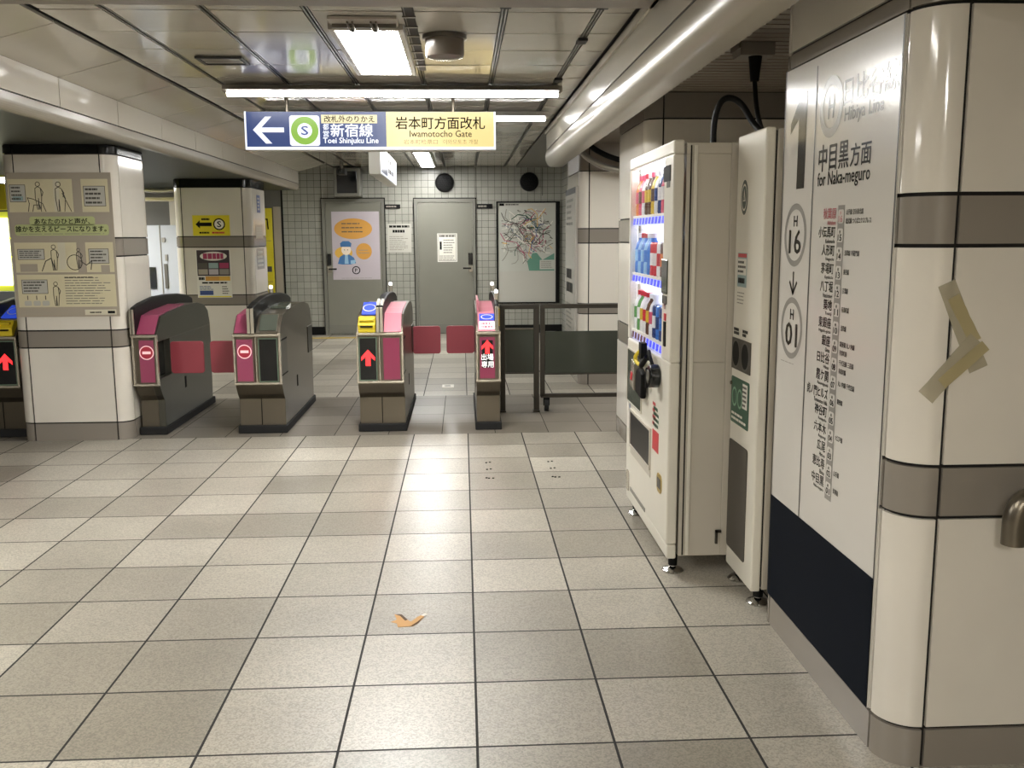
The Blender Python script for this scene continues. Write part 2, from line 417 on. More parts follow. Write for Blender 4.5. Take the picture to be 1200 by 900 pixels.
# left lowered soffit: rounded lip, upright panels, sloped panels
b = MB()
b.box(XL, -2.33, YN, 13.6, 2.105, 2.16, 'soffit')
lip = [(-2.33, 2.105)]+[(-2.315+.045*math.sin(math.radians(a)), 2.15-.045*math.cos(math.radians(a))) for a in range(0, 91, 15)]+[(-2.27, 2.188), (-2.34, 2.188), (-2.34, 2.13)]
b.prism(lip, YN, 13.6, 'lip', 'y')
b.box(-2.4, -2.285, YN, 13.6, 2.17, 2.4, 'joint')
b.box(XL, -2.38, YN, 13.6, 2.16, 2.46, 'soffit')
ys = [4.75+.925*k for k in range(-10, 11)]
for ya, yb in zip(ys, ys[1:]):
    yb = min(yb, 13.6)
    if ya >= 13.6: continue
    b.box(-2.29, -2.27, ya+.005, yb-.005, 2.196, 2.357, 'enamel_clean')
    b.prism([(-2.27, 2.358), (-1.90, 2.458), (-1.905, 2.475), (-2.29, 2.372)], ya+.005, yb-.005, 'ceil_slope', 'y')
b.prism([(-2.3, 2.37), (-1.9, 2.476), (-1.9, 2.50), (-2.3, 2.50)], YN, 13.6, 'joint', 'y')
struct(b.build('ceiling_soffit'), 'lowered dark soffit with rounded cream lip on the left side')

# right beam with rounded lip, slatted side ceiling, cross beam
b = MB()
b.box(.81, .83, YN, 9.17, 2.262, 2.46, 'lip'); b.box(.795, .815, YN, 9.17, 2.40, 2.43, 'lip'); b.box(.815, .9, YN, 9.17, 2.25, 2.46, 'joint')
P = [(.86, 2.25), (.81, 2.248)]+[(.865-.058*math.cos(math.radians(a)), 2.165-.06*math.sin(math.radians(a))) for a in range(-45, 91, 15)]+[(.93, 2.105), (.95, 2.12), (.95, 2.25)]
P = [(.86, 2.25), (.808, 2.25), (.80, 2.21), (.803, 2.165), (.818, 2.13), (.842, 2.11), (.87, 2.105), (.95, 2.105), (.95, 2.25)]
b.prism(P, YN, 9.17, 'lip', 'y')
struct(b.build('ceiling_beam', smooth=True), 'long beige beam with rounded lip on the right of the ceiling')
b = MB(); b.box(.95, XR, YN, 9.2, 2.345, 2.4, 'joint')
k = 0
while 2.5+.088*k < 9.15:
    y = 2.5+.088*k; b.box(.95, XR, y+.009, y+.079, 2.33, 2.35, 'slat'); k += 1
b.box(.95, XR, YN, 2.5, 2.33, 2.35, 'slat')
struct(b.build('ceiling_slats'), 'dark slatted ceiling over the machine bay on the right')
b = MB(); b.box(-1.88, .81, 3.55, 4.13, 2.40, 2.47, 'beam_grey'); struct(b.build('ceiling_crossbeam'), 'flat grey cross beam at the top of the view')

# walls
b = MB(); b.box(-2.64, 1.5, YB, YB+.1, 0, 2.55, 'wall_tile'); b.box(-2.652, -2.63, YB-.012, YB+.02, 0, 2.2, 'black')
b.box(.213, .221, YB-.003, YB+.02, 2.0, 2.46, 'black'); b.box(-2.07, -2.062, YB-.003, YB+.02, 2.0, 2.46, 'black')
b.box(1.20, 1.206, YB-.003, YB+.02, 2.05, 2.46, 'black'); b.box(XL, -2.652, YB, YB+.1, 0, 2.3, 'dark_grey_wall')
struct(b.build('wall_back'), 'grey green small tile wall behind the gates')
b = MB(); b.box(1.5, 1.6, 10.3, YB, 0, 2.55, 'wall_tile_side'); b.box(1.5, XR, 10.3, 10.38, 0, 2.55, 'dark_grey_wall'); struct(b.build('wall_right_end'))
b = MB(); b.box(XR, XR+.1, YN, 10.3, 0, 2.5, 'plaster'); struct(b.build('wall_right'))
b = MB(); b.box(XL-.1, XL, YN, YB, 0, 2.5, 'plaster'); struct(b.build('wall_left'))
b = MB(); b.box(XL, XR, YN-.1, YN, 0, 2.5, 'plaster'); struct(b.build('wall_near'))
b = MB()
for xa, xb in ((-2.62, -2.08), (-1.13, -.72), (.205, 1.5)): b.box(xa, xb, YB-.015, YB, 0, .125, 'black')
struct(b.build('baseboard_back'), 'black baseboard along the tile wall')

# ------------------------------------------------------------------ pillars (enamel panels, dark joints, grey bands, rounded corners)
def pillar(name, x0, x1, y0, y1, r, levels, label):
    b = MB(); g_ = .005; gv = .011; th = .014
    b.box(x0+.012, x1-.012, y0+.012+r*.0, y1-.012, 0, levels[-1][1], 'joint') if r < .02 else b.prism(rrect(x0+.011, y0+.011, x1-.011, y1-.011, r-.011), 0, levels[-1][1], 'joint', 'z')
    for za, zb, mt in levels:
        a, c = za+(g_ if za > 0 else 0), zb-g_
        b.box(x0+r+gv, x1-r-gv, y0, y0+th, a, c, mt); b.box(x0+r+gv, x1-r-gv, y1-th, y1, a, c, mt)
        b.box(x0, x0+th, y0+r+gv, y1-r-gv, a, c, mt); b.box(x1-th, x1, y0+r+gv, y1-r-gv, a, c, mt)
        for cx, cy, a0 in ((x0+r, y0+r, 180), (x1-r, y0+r, 270), (x1-r, y1-r, 0), (x0+r, y1-r, 90)):
            n = 10
            o = [(cx+r*math.cos(math.radians(a0+90*i/n)), cy+r*math.sin(math.radians(a0+90*i/n))) for i in range(n+1)]
            q = [(cx+(r-th)*math.cos(math.radians(a0+90*i/n)), cy+(r-th)*math.sin(math.radians(a0+90*i/n))) for i in range(n, -1, -1)]
            b.prism(o+q, a, c, mt, 'z')
    return struct(b.build(name, smooth=True), label)
pillar('pillar', 1.145, 2.25, 2.36, 3.46, .1, [(0, .114, 'band'), (.114, .714, 'enamel'), (.714, .854, 'band'), (.854, 1.429, 'enamel'), (1.429, 1.559, 'band'), (1.559, 2.02, 'enamel'), (2.02, 2.075, 'band'), (2.075, 2.33, 'enamel')], 'near cream pillar carrying the tall line sign board')
pillar('pillar', 1.145, 2.25, 5.95, 7.05, .1, [(0, .12, 'band'), (.12, .70, 'enamel'), (.70, .84, 'band'), (.84, 1.41, 'enamel'), (1.41, 1.57, 'band'), (1.57, 2.17, 'enamel'), (2.17, 2.33, 'beam_grey')], 'cream pillar behind the vending machine')
pillar('pillar', 1.13, 2.25, 9.2, 10.3, .09, [(0, .12, 'band'), (.12, .70, 'enamel_clean'), (.70, .80, 'band'), (.80, 1.386, 'enamel_clean'), (1.386, 1.525, 'band'), (1.525, 2.07, 'enamel_clean'), (2.07, 2.4, 'slat')], 'white pillar beyond the fence at the right')
pillar('pillar', -3.21, -2.43, 6.90, 7.61, .09, [(0, .133, 'band'), (.133, .683, 'enamel'), (.683, .806, 'band'), (.806, 1.33, 'enamel'), (1.33, 1.46, 'band'), (1.46, 2.04, 'enamel'), (2.04, 2.105, 'black_gloss')], 'cream pillar with the large poster at the left')
pillar('pillar', -3.22, -2.36, 10.9, 11.75, .09, [(0, .12, 'band'), (.12, .70, 'enamel'), (.70, .815, 'band'), (.815, 1.35, 'enamel'), (1.35, 1.47, 'band'), (1.47, 2.01, 'enamel'), (2.01, 2.105, 'black_gloss')], 'cream pillar behind the two left gates')

# ------------------------------------------------------------------ back wall doors
def door(name, x0, x1, z1, hx, label, flip):
    r = MB()
    fy = YB-.03
    r.box(x0, x0+.045, fy, YB+.02, 0, z1-.05, 'door_frame'); r.box(x1-.045, x1, fy, YB+.02, 0, z1-.05, 'door_frame'); r.box(x0, x1, fy, YB+.02, z1-.05, z1, 'door_frame')
    r.box(x0-.012, x0, fy-.003, YB, 0, z1, 'black'); r.box(x1, x1+.012, fy-.003, YB, 0, z1, 'black'); r.box(x0-.012, x1+.012, fy-.003, YB, z1, z1+.014, 'black')
    d = struct(r.build(name), label)
    l = MB(); l.box(x0+.05, x1-.05, fy+.012, YB+.01, .02, z1-.055, 'door_grey'); l.box(x0+.05, x1-.05, fy+.009, fy+.012, .02, .15, 'door_frame'); l.build('door_leaf', d)
    h = MB()
    h.box(hx-.028, hx+.028, fy-.018, fy+.012, 1.04, 1.21, 'black_gloss'); h.box(hx-.03, hx+.03, fy-.006, fy+.012, .93, 1.02, 'steel_light')
    e = .11*flip
    h.cyl((hx, fy, .985), (hx, fy-.05, .985), .012, 'steel'); h.box(min(hx-.01, hx+e), max(hx+.01, hx+e), fy-.058, fy-.042, .973, .997, 'black')
    h.build('door_handle', d)
    return d
door('door_1', -2.062, -1.145, 2.012, -1.972, 'grey steel door with the orange poster', 1)
door('door_2', -.705, .2, 2.008, .118, 'plain grey steel door with one small notice', -1)

# ------------------------------------------------------------------ lights
def light_panel(x0, x1, y0, y1, m, label, clips=False, zc=ZC):
    t = thing('ceiling_light', label, 'ceiling light', ((x0+x1)/2, (y0+y1)/2, zc))
    f = MB(); w = .03; z0 = zc-.025
    for q in ((x0-w, x1+w, y0-w, y0), (x0-w, x1+w, y1, y1+w), (x0-w, x0, y0, y1), (x1, x1+w, y0, y1)): f.box(*q, z0, zc+.01, 'lamp_frame')
    f.build('frame', t, bevel=.004)
    d = MB(); d.box(x0, x1, y0, y1, z0+.004, z0+.014, m); d.build('diffuser', t)
    if clips:
        h = MB(); h.box(x0-.01, x1+.01, y0-.2, y0-w, zc-.012, ZC, 'lamp_frame'); h.box(x0, x1, y0-.1, y0-.085, zc-.03, zc-.012, 'rail'); h.build('mounting_plate', t)
        for cx in (x0+.09, x1-.1):
            c = MB(); c.tube([(cx-.012, y0-.17, zc-.02), (cx-.012, y0-.06, zc-.035), (cx, y0-.015, zc-.03), (cx+.012, y0-.06, zc-.035), (cx+.012, y0-.17, zc-.02)], .005, 'steel'); c.build('spring_clip', t, smooth=True)
    return t
light_panel(-.597, -.298, 4.78, 6.03, 'lamp', 'bright recessed light panel in the ceiling, nearest before the hanging sign', True)
light_panel(-.565, -.385, 11.5, 13.9, 'lamp', 'small bright light panel in the far ceiling under the hanging sign')
light_panel(-3.4, -3.0, 1.9, 3.3, 'lamp_unseen', 'light panel in the dark soffit far to the viewer\'s left', zc=2.105)  # added out of view to brighten the left pillars and floor
light_panel(1.7, 2.0, 7.5, 8.0, 'lamp_unseen', 'unseen fill panel added in the slatted ceiling behind the machine bay pillar', zc=2.33)  # added out of sight behind the pillar to brighten the white pillar
light_panel(-.597, -.298, -3.1, -1.6, 'fill_lamp_rear', 'unseen fill panel added in the ceiling well behind the viewer')  # added behind the camera to brighten the near pillar face
light_panel(-5.2, -4.7, 10.2, 12.0, 'lamp_unseen', 'unseen fill panel added in the dark soffit over the ticket machine', zc=2.105)  # added out of sight to brighten the ticket machine
light_panel(-1.50, -1.2, .3, 1.55, 'fill_lamp_left', 'recessed light panel in the ceiling to the viewer\'s left')  # added out of view as fill for the near floor and pillar
def tube_light(x0, x1, y, label):
    t = thing('tube_light', label, 'tube light', ((x0+x1)/2, y, ZC))
    h = MB(); h.prism([(y-.17, ZC-.046), (y-.17, ZC-.050), (y, ZC-.052), (y+.17, ZC-.050), (y+.17, ZC-.046), (y+.03, ZC-.04), (y+.03, ZC), (y-.03, ZC), (y-.03, ZC-.04)], x0+.03, x1-.03, 'lamp_frame', 'x'); h.build('glare_shield', t)  # wide wings added to keep the tube's mirror image off the ceiling
    d = MB(); d.prism([(y-.03*math.cos(PI*k/8), ZC-.05-.022*math.sin(PI*k/8)) for k in range(9)], x0+.03, x1-.03, 'tube', 'x'); d.build('tube', t, smooth=True)
    for x, xe in ((x0+.03, x0), (x1-.03, x1)):
        e = MB(); e.prism([(x, ZC-.066), (x, ZC), (xe, ZC), (xe, ZC-.04)], y-.025, y+.025, 'lamp_frame', 'y'); e.build('end_cap', t)
    return t
tube_light(-1.58, .69, 6.62, 'long fluorescent tube light across the ceiling above the hanging sign')
tube_light(-1.6, .72, 7.96, 'second fluorescent tube light, mostly hidden behind the hanging sign')

# ------------------------------------------------------------------ ceiling fittings
t = thing('ceiling_vent', 'small rectangular slotted vent in the ceiling above the left tube end', 'vent', (-1.35, 5.7, ZC))
m_ = MB()
for q in ((-1.48, -1.22, 5.58, 5.60), (-1.48, -1.22, 5.78, 5.80), (-1.48, -1.46, 5.6, 5.78), (-1.24, -1.22, 5.6, 5.78)): m_.box(*q, ZC-.012, ZC, 'rail_dark')
m_.build('frame', t)
m_ = MB()
for k in range(5): m_.box(-1.455, -1.245, 5.615+.034*k, 5.63+.034*k, ZC-.01, ZC-.002, 'lamp_frame' if k % 2 else 'rail')
m_.build('slats', t)
t = thing('ceiling_dome', 'grey cylindrical dome hanging from the ceiling right of the light panel', 'ceiling dome', (-.075, 5.0, ZC))
m_ = MB(); m_.lathe((-.075, 5.0, ZC), [(.112, 0), (.112, -.018), (.104, -.02)], 'rail', 32); m_.build('flange', t, smooth=True)
m_ = MB(); m_.lathe((-.075, 5.0, ZC-.02), [(.098, 0), (.098, -.07), (.093, -.085), (.06, -.094), (.0, -.096)], 'dome_grey', 32); m_.build('body', t, smooth=True)

# hanging direction sign
SY = 6.75
t = thing('hanging_sign', 'long lit hanging sign with a white left arrow on blue and a yellow gate half', 'sign', (-.615, SY+.08, 2.045))
m_ = MB(); m_.box(-1.478, .244, SY+.002, SY+.16, 2.052, 2.308, 'sign_case'); m_.build('case', t, bevel=.004)
m_ = MB(); F_ = front(SY+.002)
m_.frect(F_, -1.475, 2.053, .242, 2.072, 0, 'sign_white', .004); m_.frect(F_, -1.476, 2.072, -1.464, 2.308, 0, 'sign_white', .004); m_.frect(F_, .230, 2.072, .242, 2.308, 0, 'sign_white', .004)
m_.build('white_rim', t)
m_ = MB(); F_ = front(SY)
m_.frect(F_, -1.464, 2.072, -.512, 2.306, 0, 'sign_blue', .002)
b = m_; L2 = 3.2
b.fpoly(F_, [(-1.420, 2.185), (-1.335, 2.273), (-1.293, 2.273), (-1.362, 2.201), (-1.21, 2.201), (-1.21, 2.169), (-1.362, 2.169), (-1.293, 2.094), (-1.335, 2.094)], L2, 'sign_white')
b.fpoly(F_, rrect(-1.172, 2.078, -.967, 2.281, .018), L2, 'sign_white')
b.disc(F_, -1.069, 2.18, .094, L2+1, 'sign_green', n=48); b.disc(F_, -1.069, 2.18, .05, L2+2, 'sign_white', n=40)
b.txt(F_, 'S', -1.092, 2.151, -1.046, 2.21, L2+3, 'sign_letter_blue', .03)
b.frect(F_, -.955, 2.229, -.573, 2.286, L2, 'sign_cream'); b.txt(F_, '改札外のりかえ', -.935, 2.236, -.592, 2.281, L2+1, 'sign_ink', .014)
b.txt(F_, '都', -.944, 2.184, -.905, 2.226, L2, 'sign_white', .01); b.txt(F_, '営', -.944, 2.138, -.905, 2.18, L2, 'sign_white', .01)
b.txt(F_, '新宿線', -.892, 2.139, -.605, 2.226, L2, 'sign_white', .02)
b.txt(F_, 'Toei Shinjuku Line', -.945, 2.085, -.568, 2.133, L2, 'sign_white', .02)
m_.build('blue_panel', t)
m_ = MB(); b = m_
b.frect(F_, -.512, 2.072, .230, 2.306, 0, 'sign_yellow', .002)
b.txt(F_, '岩本町方面改札', -.448, 2.190, .168, 2.274, L2, 'sign_ink', .012)
b.txt(F_, 'Iwamotocho Gate', -.352, 2.138, .076, 2.182, L2, 'sign_ink', .006)
b.txt(F_, '岩本町检票口', -.394, 2.090, -.16, 2.121, L2, 'sign_ink2'); b.txt(F_, '이와모토초 개찰', -.122, 2.090, .12, 2.121, L2, 'sign_ink2')
m_.build('yellow_panel', t)
for x in (-1.2, -.05):
    m_ = MB(); m_.cyl((x, SY+.08, 2.30), (x, SY+.08, 2.425), .012, 'steel'); m_.build('hanger_rod', t, smooth=True)
t.location = (-.638, 7.08, 2.067); t.scale = (1.037, 1.037, 1.037)

# second sign box along the corridor
t = thing('hanging_sign', 'narrow white sign box hanging lengthwise behind the big lit sign', 'sign', (-.81, 10.4, 2.05))
m_ = MB(); m_.box(-.885, -.775, 9.33, 11.6, 2.05, 2.34, 'sign_case'); m_.build('case', t, bevel=.006)
m_ = MB(); F_ = rightward(-.775)
m_.frect(F_, 9.36, 2.065, 11.57, 2.325, 0, 'sign_white', .003); m_.frect(F_, 9.4, 2.08, 10.2, 2.31, 4.2, 'sign_letter_blue'); m_.lines(F_, 10.3, 2.1, 11.4, 2.3, 2, 4.2, 'ink_soft', .5); m_.build('sign_face', t)
for y in (9.8, 11.2):
    m_ = MB(); m_.cyl((-.83, y, 2.33), (-.83, y, ZC), .012, 'steel'); m_.build('hanger_rod', t)

# ------------------------------------------------------------------ ticket gates
GF = 7.0
PROF = [(7.09, .055), (7.09, .26), (7.05, .30), (7.0, .37), (6.99, .39), (6.985, .757), (7.02, .80), (7.12, .885), (7.32, .905), (7.75, .925), (8.1, .918), (8.3, .89), (8.41, .83), (8.455, .72), (8.46, .55), (8.43, .055)]
def ticket_gate(x0, x1, lanes, hump, flaps, label, notch=()):
    """lanes: (xa, xb, kind) across the front; hump: x range of the sensor ridge; flaps: (side, y, length)"""
    t = thing('ticket_gate', label, 'ticket gate', ((x0+x1)/2, 7.75, 0), 'ticket gates across the concourse')
    p = MB(); p.box(x0-.012, x1+.012, 7.06, 8.47, 0, .058, 'black_rubber'); p.build('plinth', t, bevel=.006)
    B = MB(); sk = .05
    l = x0+(sk if -1 in notch else 0); r = x1-(sk if 1 in notch else 0)
    B.prism(PROF, l, r, 'steel', 'x')
    for sd in notch:
        a, c = (x1-sk, x1) if sd > 0 else (x0, x0+sk)
        up = clip(PROF, 1, .705, True); lo = clip(PROF, 1, .43, False); mid = clip(clip(PROF, 1, .705, False), 1, .43, True)
        B.prism(up, a, c, 'steel_side', 'x'); B.prism(lo, a, c, 'steel_side', 'x')
        B.prism(clip(mid, 0, 7.005, False), a, c, 'steel_light', 'x'); B.prism(clip(mid, 0, 7.29, True), a, c, 'steel_side', 'x')
        inn = r if sd > 0 else l
        B.box(min(inn, inn+sd*.004), max(inn, inn+sd*.004), 7.005, 7.29, .43, .705, 'black_gloss')
    if 1 not in notch:
        B.box(x1-.002, x1+.002, 7.0, 7.24, .45, .70, 'steel_side'); B.box(x1-.002, x1+.006, 8.2, 8.43, .47, .695, 'dark_frame')
        B.box(x1-.002, x1+.003, 7.01, 7.24, .70, .712, 'black'); B.box(x1-.002, x1+.003, 7.01, 7.24, .44, .45, 'black')
    for sd, xx in ((1, x1), (-1, x0)): B.box(xx-.003, xx+.003, 7.62, 7.66, .27, .36, 'black')
    B.build('body', t, bevel=.008)
    # seam, front ledge
    e = MB(); e.box(x0-.004, x1+.004, 6.962, 7.0, .742, .76, 'steel_light'); e.box(x0-.004, x1+.004, 6.966, 7.0, .385, .40, 'steel_light')
    e.box(x0-.002, x0+.012, 6.972, 7.0, .4, .742, 'steel_light'); e.box(x1-.012, x1+.002, 6.972, 7.0, .4, .742, 'steel_light')
    if len(lanes) > 1:
        xm = (lanes[0][1]+lanes[1][0])/2; e.box(xm-.004, xm+.004, 6.972, 7.0, .4, .742, 'steel_light'); e.box(xm-.003, xm+.003, 7.085, 7.095, .06, .28, 'black')
    e.build('front_trim', t, bevel=.002)
    F_ = front(6.978); FS = Frame((0, 6.978, .762), (1, 0, 0), (0, .13, .125))
    for xa, xb, kind in lanes:
        p = MB(); cx = (xa+xb)/2
        base = {'pink_no': 'pink', 'pink': 'maroon', 'dark': 'black_gloss', 'arrow': 'black_gloss', 'exit': 'maroon'}[kind]
        p.box(xa+.004, xb-.004, 6.978, 7.0, .402, .728, base)
        p.frame(F_, xa+.004, .402, xb-.004, .728, .008, .5, 'green_edge' if kind in ('dark', 'arrow') else 'steel')
        if kind == 'pink_no':
            p.disc(F_, cx, .63, .052, 1, 'ring_pale', n=36); p.disc(F_, cx, .63, .045, 2, 'noentry_red', n=36); p.frect(F_, cx-.03, .62, cx+.03, .64, 3, 'ring_pale')
        if kind in ('arrow', 'exit'):
            dz = 0 if kind == 'arrow' else .07; k = 1 if kind == 'arrow' else .85
            if kind == 'exit': p.frect(F_, xa+.028, .49, xb-.028, .695, .8, 'black_gloss')
            z = .575+dz
            p.fpoly(F_, [(cx, z+.06*k), (cx+.05*k, z+.005*k), (cx+.05*k, z-.022*k), (cx+.018*k, z+.006*k), (cx+.018*k, z-.06*k), (cx-.018*k, z-.06*k), (cx-.018*k, z+.006*k), (cx-.05*k, z-.022*k), (cx-.05*k, z+.005*k)], 1.5, 'red_lit')
            if kind == 'exit':
                p.txt(F_, '出場', cx-.045, .546, cx+.045, .594, 1.5, 'led_text', .008); p.txt(F_, '専用', cx-.045, .491, cx+.045, .539, 1.5, 'led_text', .008)
        p.build('display_panel' if kind in ('arrow', 'exit', 'pink_no') else 'front_panel', t, bevel=0)
        q = MB()
        if kind in ('pink_no', 'pink'):
            q.frect(FS, xa, 0, xb, .185, 0, 'pink_pale' if kind == 'pink' else 'pink', .008)
            q.prism([(7.11, .893), (7.32, .914), (7.75, .934), (7.75, .926), (7.32, .906), (7.11, .885)], xa, xb, 'pink_pale' if kind == 'pink' else 'pink', 'x')
            q.build('top_cover', t, bevel=.003)
        elif kind == 'dark':
            q.frect(FS, xa, .0, xb, .19, 0, 'steel', .006); q.frect(FS, xa+.012, .02, xb-.012, .175, 6.8, 'grey_glass', .004); q.build('card_reader', t, bevel=.002)
            q = MB(); q.prism([(7.42, .912), (7.62, .922), (7.62, .94), (7.42, .928)], xa+.02, xb-.01, 'grey_glass', 'x'); q.build('top_display', t)
        elif kind == 'arrow':
            q.prism([(6.97, .762), (6.965, .82), (7.02, .875), (7.12, .875), (7.12, .762)], xa+.004, xb-.01, 'yellow', 'x'); q.box(xa+.02, xb-.03, 6.955, 6.99, .80, .812, 'black'); q.box(xa+.015, xb-.025, 6.97, 7.05, .845, .86, 'yellow')
            q.build('ticket_slot', t, bevel=.006)
            q = MB(); FQ = Frame((0, 7.1, .88), (1, 0, 0), (0, .2, .08)); q.frect(FQ, xa+.02, 0, xb-.02, .2, 0, 'blue_reader', .012); q.disc(FQ, cx, .1, .05, 14, 'white', ry=.06); q.disc(FQ, cx, .1, .042, 15, 'blue_reader', ry=.05); q.build('card_reader', t, bevel=.002)
        elif kind == 'exit':
            q.frect(FS, xa, 0, xb, .19, 0, 'pink_pale', .006)
            q.frect(FS, xa+.012, .1, xb-.012, .165, 7.2, 'blue_reader', .004); q.disc(FS, cx, .132, .045, 12.2, 'white', ry=.024); q.disc(FS, cx, .132, .038, 13, 'blue_reader', ry=.018)
            q.frect(FS, xa+.012, .015, xb-.012, .09, 7.2, 'white_lit', .002); q.lines(FS, xa+.02, .02, xb-.02, .085, 2, 10.2, 'pink', .55)
            q.build('card_reader', t, bevel=.002)
            q = MB(); q.prism([(7.11, .893), (7.32, .914), (7.75, .934), (7.75, .926), (7.32, .906), (7.11, .885)], xa, xb, 'pink_pale', 'x'); q.box(xa-.004, xa+.01, 7.1, 7.7, .9, .985, 'pink_pale'); q.build('top_cover', t, bevel=.003)
    ha, hb = hump
    h = MB(); HP = [(6.965, .762), (6.955, .945), (6.99, .962), (7.12, .985), (7.42, 1.012), (7.75, 1.013), (8.05, 1.0), (8.3, .975), (8.46, .94), (8.475, .86), (8.3, .84), (7.2, .80)]
    h.prism(HP, ha, hb, 'ridge_black', 'x'); h.build('sensor_ridge', t, bevel=.01)
    h = MB(); h.box(ha+.003, hb-.003, 6.945, 6.96, .765, .948, 'steel_light')
    mid = (ha+hb)/2; h.box(mid-.003, mid+.003, 6.943, 6.95, .765, .948, 'ink'); h.build('ridge_front', t, bevel=.002)
    for sd, y, ln in flaps:
        xx = x1 if sd > 0 else x0
        f = MB(); P = rrect(min(xx, xx+sd*ln), .432, max(xx, xx+sd*ln), .677, .022)
        f.prism(P, y-.01, y+.01, 'flap', 'y'); f.build('flap', t, bevel=.003)
    return t
gA = ticket_gate(-2.412, -2.235, [(-2.375, -2.245, 'pink_no')], (-2.412, -2.375), [(1, 7.3, .25)], 'steel ticket gate with a pink no-entry panel, against the poster pillar', (1,))
gB = ticket_gate(-1.685, -1.345, [(-1.675, -1.535, 'pink_no'), (-1.51, -1.36, 'dark')], (-1.575, -1.52), [(-1, 7.3, .25)], 'double ticket gate with a no-entry sign beside a dark panel')
gC = ticket_gate(-.787, -.447, [(-.777, -.635, 'arrow'), (-.605, -.46, 'pink')], (-.64, -.585), [(1, 8.35, .245)], 'ticket gate with yellow ticket slot and red arrow, in the middle of the row')
gD = ticket_gate(.095, .272, [(.108, .245, 'exit')], (.232, .262), [(-1, 8.35, .245)], 'narrow ticket gate with exit-only lettering, next to the metal fence')
gE = ticket_gate(-3.585, -3.232, [(-3.575, -3.435, 'pink'), (-3.40, -3.24, 'arrow')], (-3.45, -3.395), [], 'ticket gate cut off by the left picture edge, behind the poster pillar')
# small lamps on the ridges
for par, x, y in ((gC, -.612, 8.1), (gD, .247, 8.0), (gD, .25, 7.15), (gB, -1.547, 7.75)):
    m_ = MB(); zt = 1.0 if y > 7.3 else .985; m_.cyl((x, y, zt-.01), (x, y, zt+.05), .016, 'steel_light'); m_.lathe((x, y, zt+.05), [(.012, 0), (.015, .008), (.013, .02), (.006, .026)], 'lamp_tip', 14); m_.build('indicator_lamp', par, smooth=True)
m_ = MB()
for i in range(2):
    for j in range(3): m_.box(-.635+.028*i, -.615+.028*i, 6.99+.05*j, 7.02+.05*j, .955+.012*j, .985+.008*j, 'white')
m_.build('ridge_lamps', gC)
m_ = MB(); m_.box(.248, .27, 6.97, 7.5, .80, .93, 'brass'); m_.build('brass_strip', gD, bevel=.003)

# ------------------------------------------------------------------ fences right of the gates
t = thing('fence_panel', 'short dark metal fence frame with smoked panel fixed beside the exit gate', 'fence', (.47, 7.8, 0))
m_ = MB()
for x0, x1 in ((.302, .345), (.582, .628)): m_.box(x0, x1, 7.78, 7.82, .012, .892, 'dark_frame'); m_.box(x0-.008, x1+.004, 7.76, 7.84, 0, .014, 'dark_frame')
m_.box(.302, .628, 7.775, 7.825, .862, .9, 'dark_frame'); m_.build('frame', t, bevel=.004)
m_ = MB(); m_.box(.345, .582, 7.79, 7.81, .33, .70, 'smoked_glass'); m_.box(.345, .582, 7.785, 7.815, .692, .704, 'steel'); m_.box(.345, .582, 7.785, 7.815, .322, .334, 'dark_frame'); m_.build('panel', t)
t = thing('rolling_fence', 'wide dark metal barrier on casters in front of the white pillar', 'fence', (1.0, 7.8, 0))
m_ = MB(); m_.box(.636, .676, 7.78, 7.82, .13, .895, 'dark_frame'); m_.box(1.5, 1.54, 7.78, 7.82, .13, .895, 'dark_frame')
m_.box(.636, 1.54, 7.775, 7.825, .865, .9, 'dark_frame'); m_.box(.64, 1.6, 7.78, 7.82, .118, .15, 'dark_frame'); m_.build('frame', t, bevel=.004)
m_ = MB(); m_.box(.676, 1.5, 7.79, 7.81, .32, .675, 'smoked_glass'); m_.box(.676, 1.5, 7.785, 7.815, .312, .324, 'dark_frame'); m_.build('panel', t)
for x in (.69, 1.5):
    w = MB(); w.cyl((x-.017, 7.8, .052), (x+.017, 7.8, .052), .05, 'black_rubber', n=24); w.cyl((x-.02, 7.8, .052), (x+.02, 7.8, .052), .02, 'steel'); w.box(x-.026, x+.026, 7.785, 7.815, .1, .12, 'black'); w.box(x-.026, x-.02, 7.79, 7.81, .05, .11, 'black'); w.box(x+.02, x+.026, 7.79, 7.81, .05, .11, 'black')
    w.build('caster', t, smooth=True)

# ------------------------------------------------------------------ vending machine
VX, VA, VB2 = .86, 3.88, 4.89
t = vm = thing('vending_machine', 'tall white drink vending machine with a lit window of bottles', 'vending machine', (1.2, 4.385, 0))
m_ = MB(); V0 = 1.45
m_.box(.935, V0, VA+.008, VB2-.008, .09, 1.835, 'vm_side') if False else None
# cabinet built as shell around the lit recess
m_.box(1.10, V0, VA+.008, VB2-.008, .085, 1.83, 'vm_side'); m_.box(.915, 1.10, VA+.008, VB2-.008, .085, .93, 'vm_side'); m_.box(.915, 1.10, VA+.008, VB2-.008, 1.785, 1.83, 'vm_side')
m_.box(.915, 1.10, VA+.008, 4.06, .93, 1.785, 'vm_side'); m_.box(.915, 1.10, 4.868, VB2-.008, .93, 1.785, 'vm_side')
m_.box(.945, .96, VA+.002, VA+.008, .09, 1.82, 'vm_white'); m_.box(.93, .936, VA+.003, VA+.008, .09, 1.82, 'joint')
m_.build('cabinet', t, bevel=.004)
m_ = MB(); m_.box(1.075, 1.085, VA-.004, VA+.01, .14, .20, 'dark_frame'); m_.box(1.075, 1.10, VA-.004, VA+.01, .19, .20, 'dark_frame'); m_.build('side_bracket', t)
m_ = MB()   # door around the window
D0, D1 = VX, .905
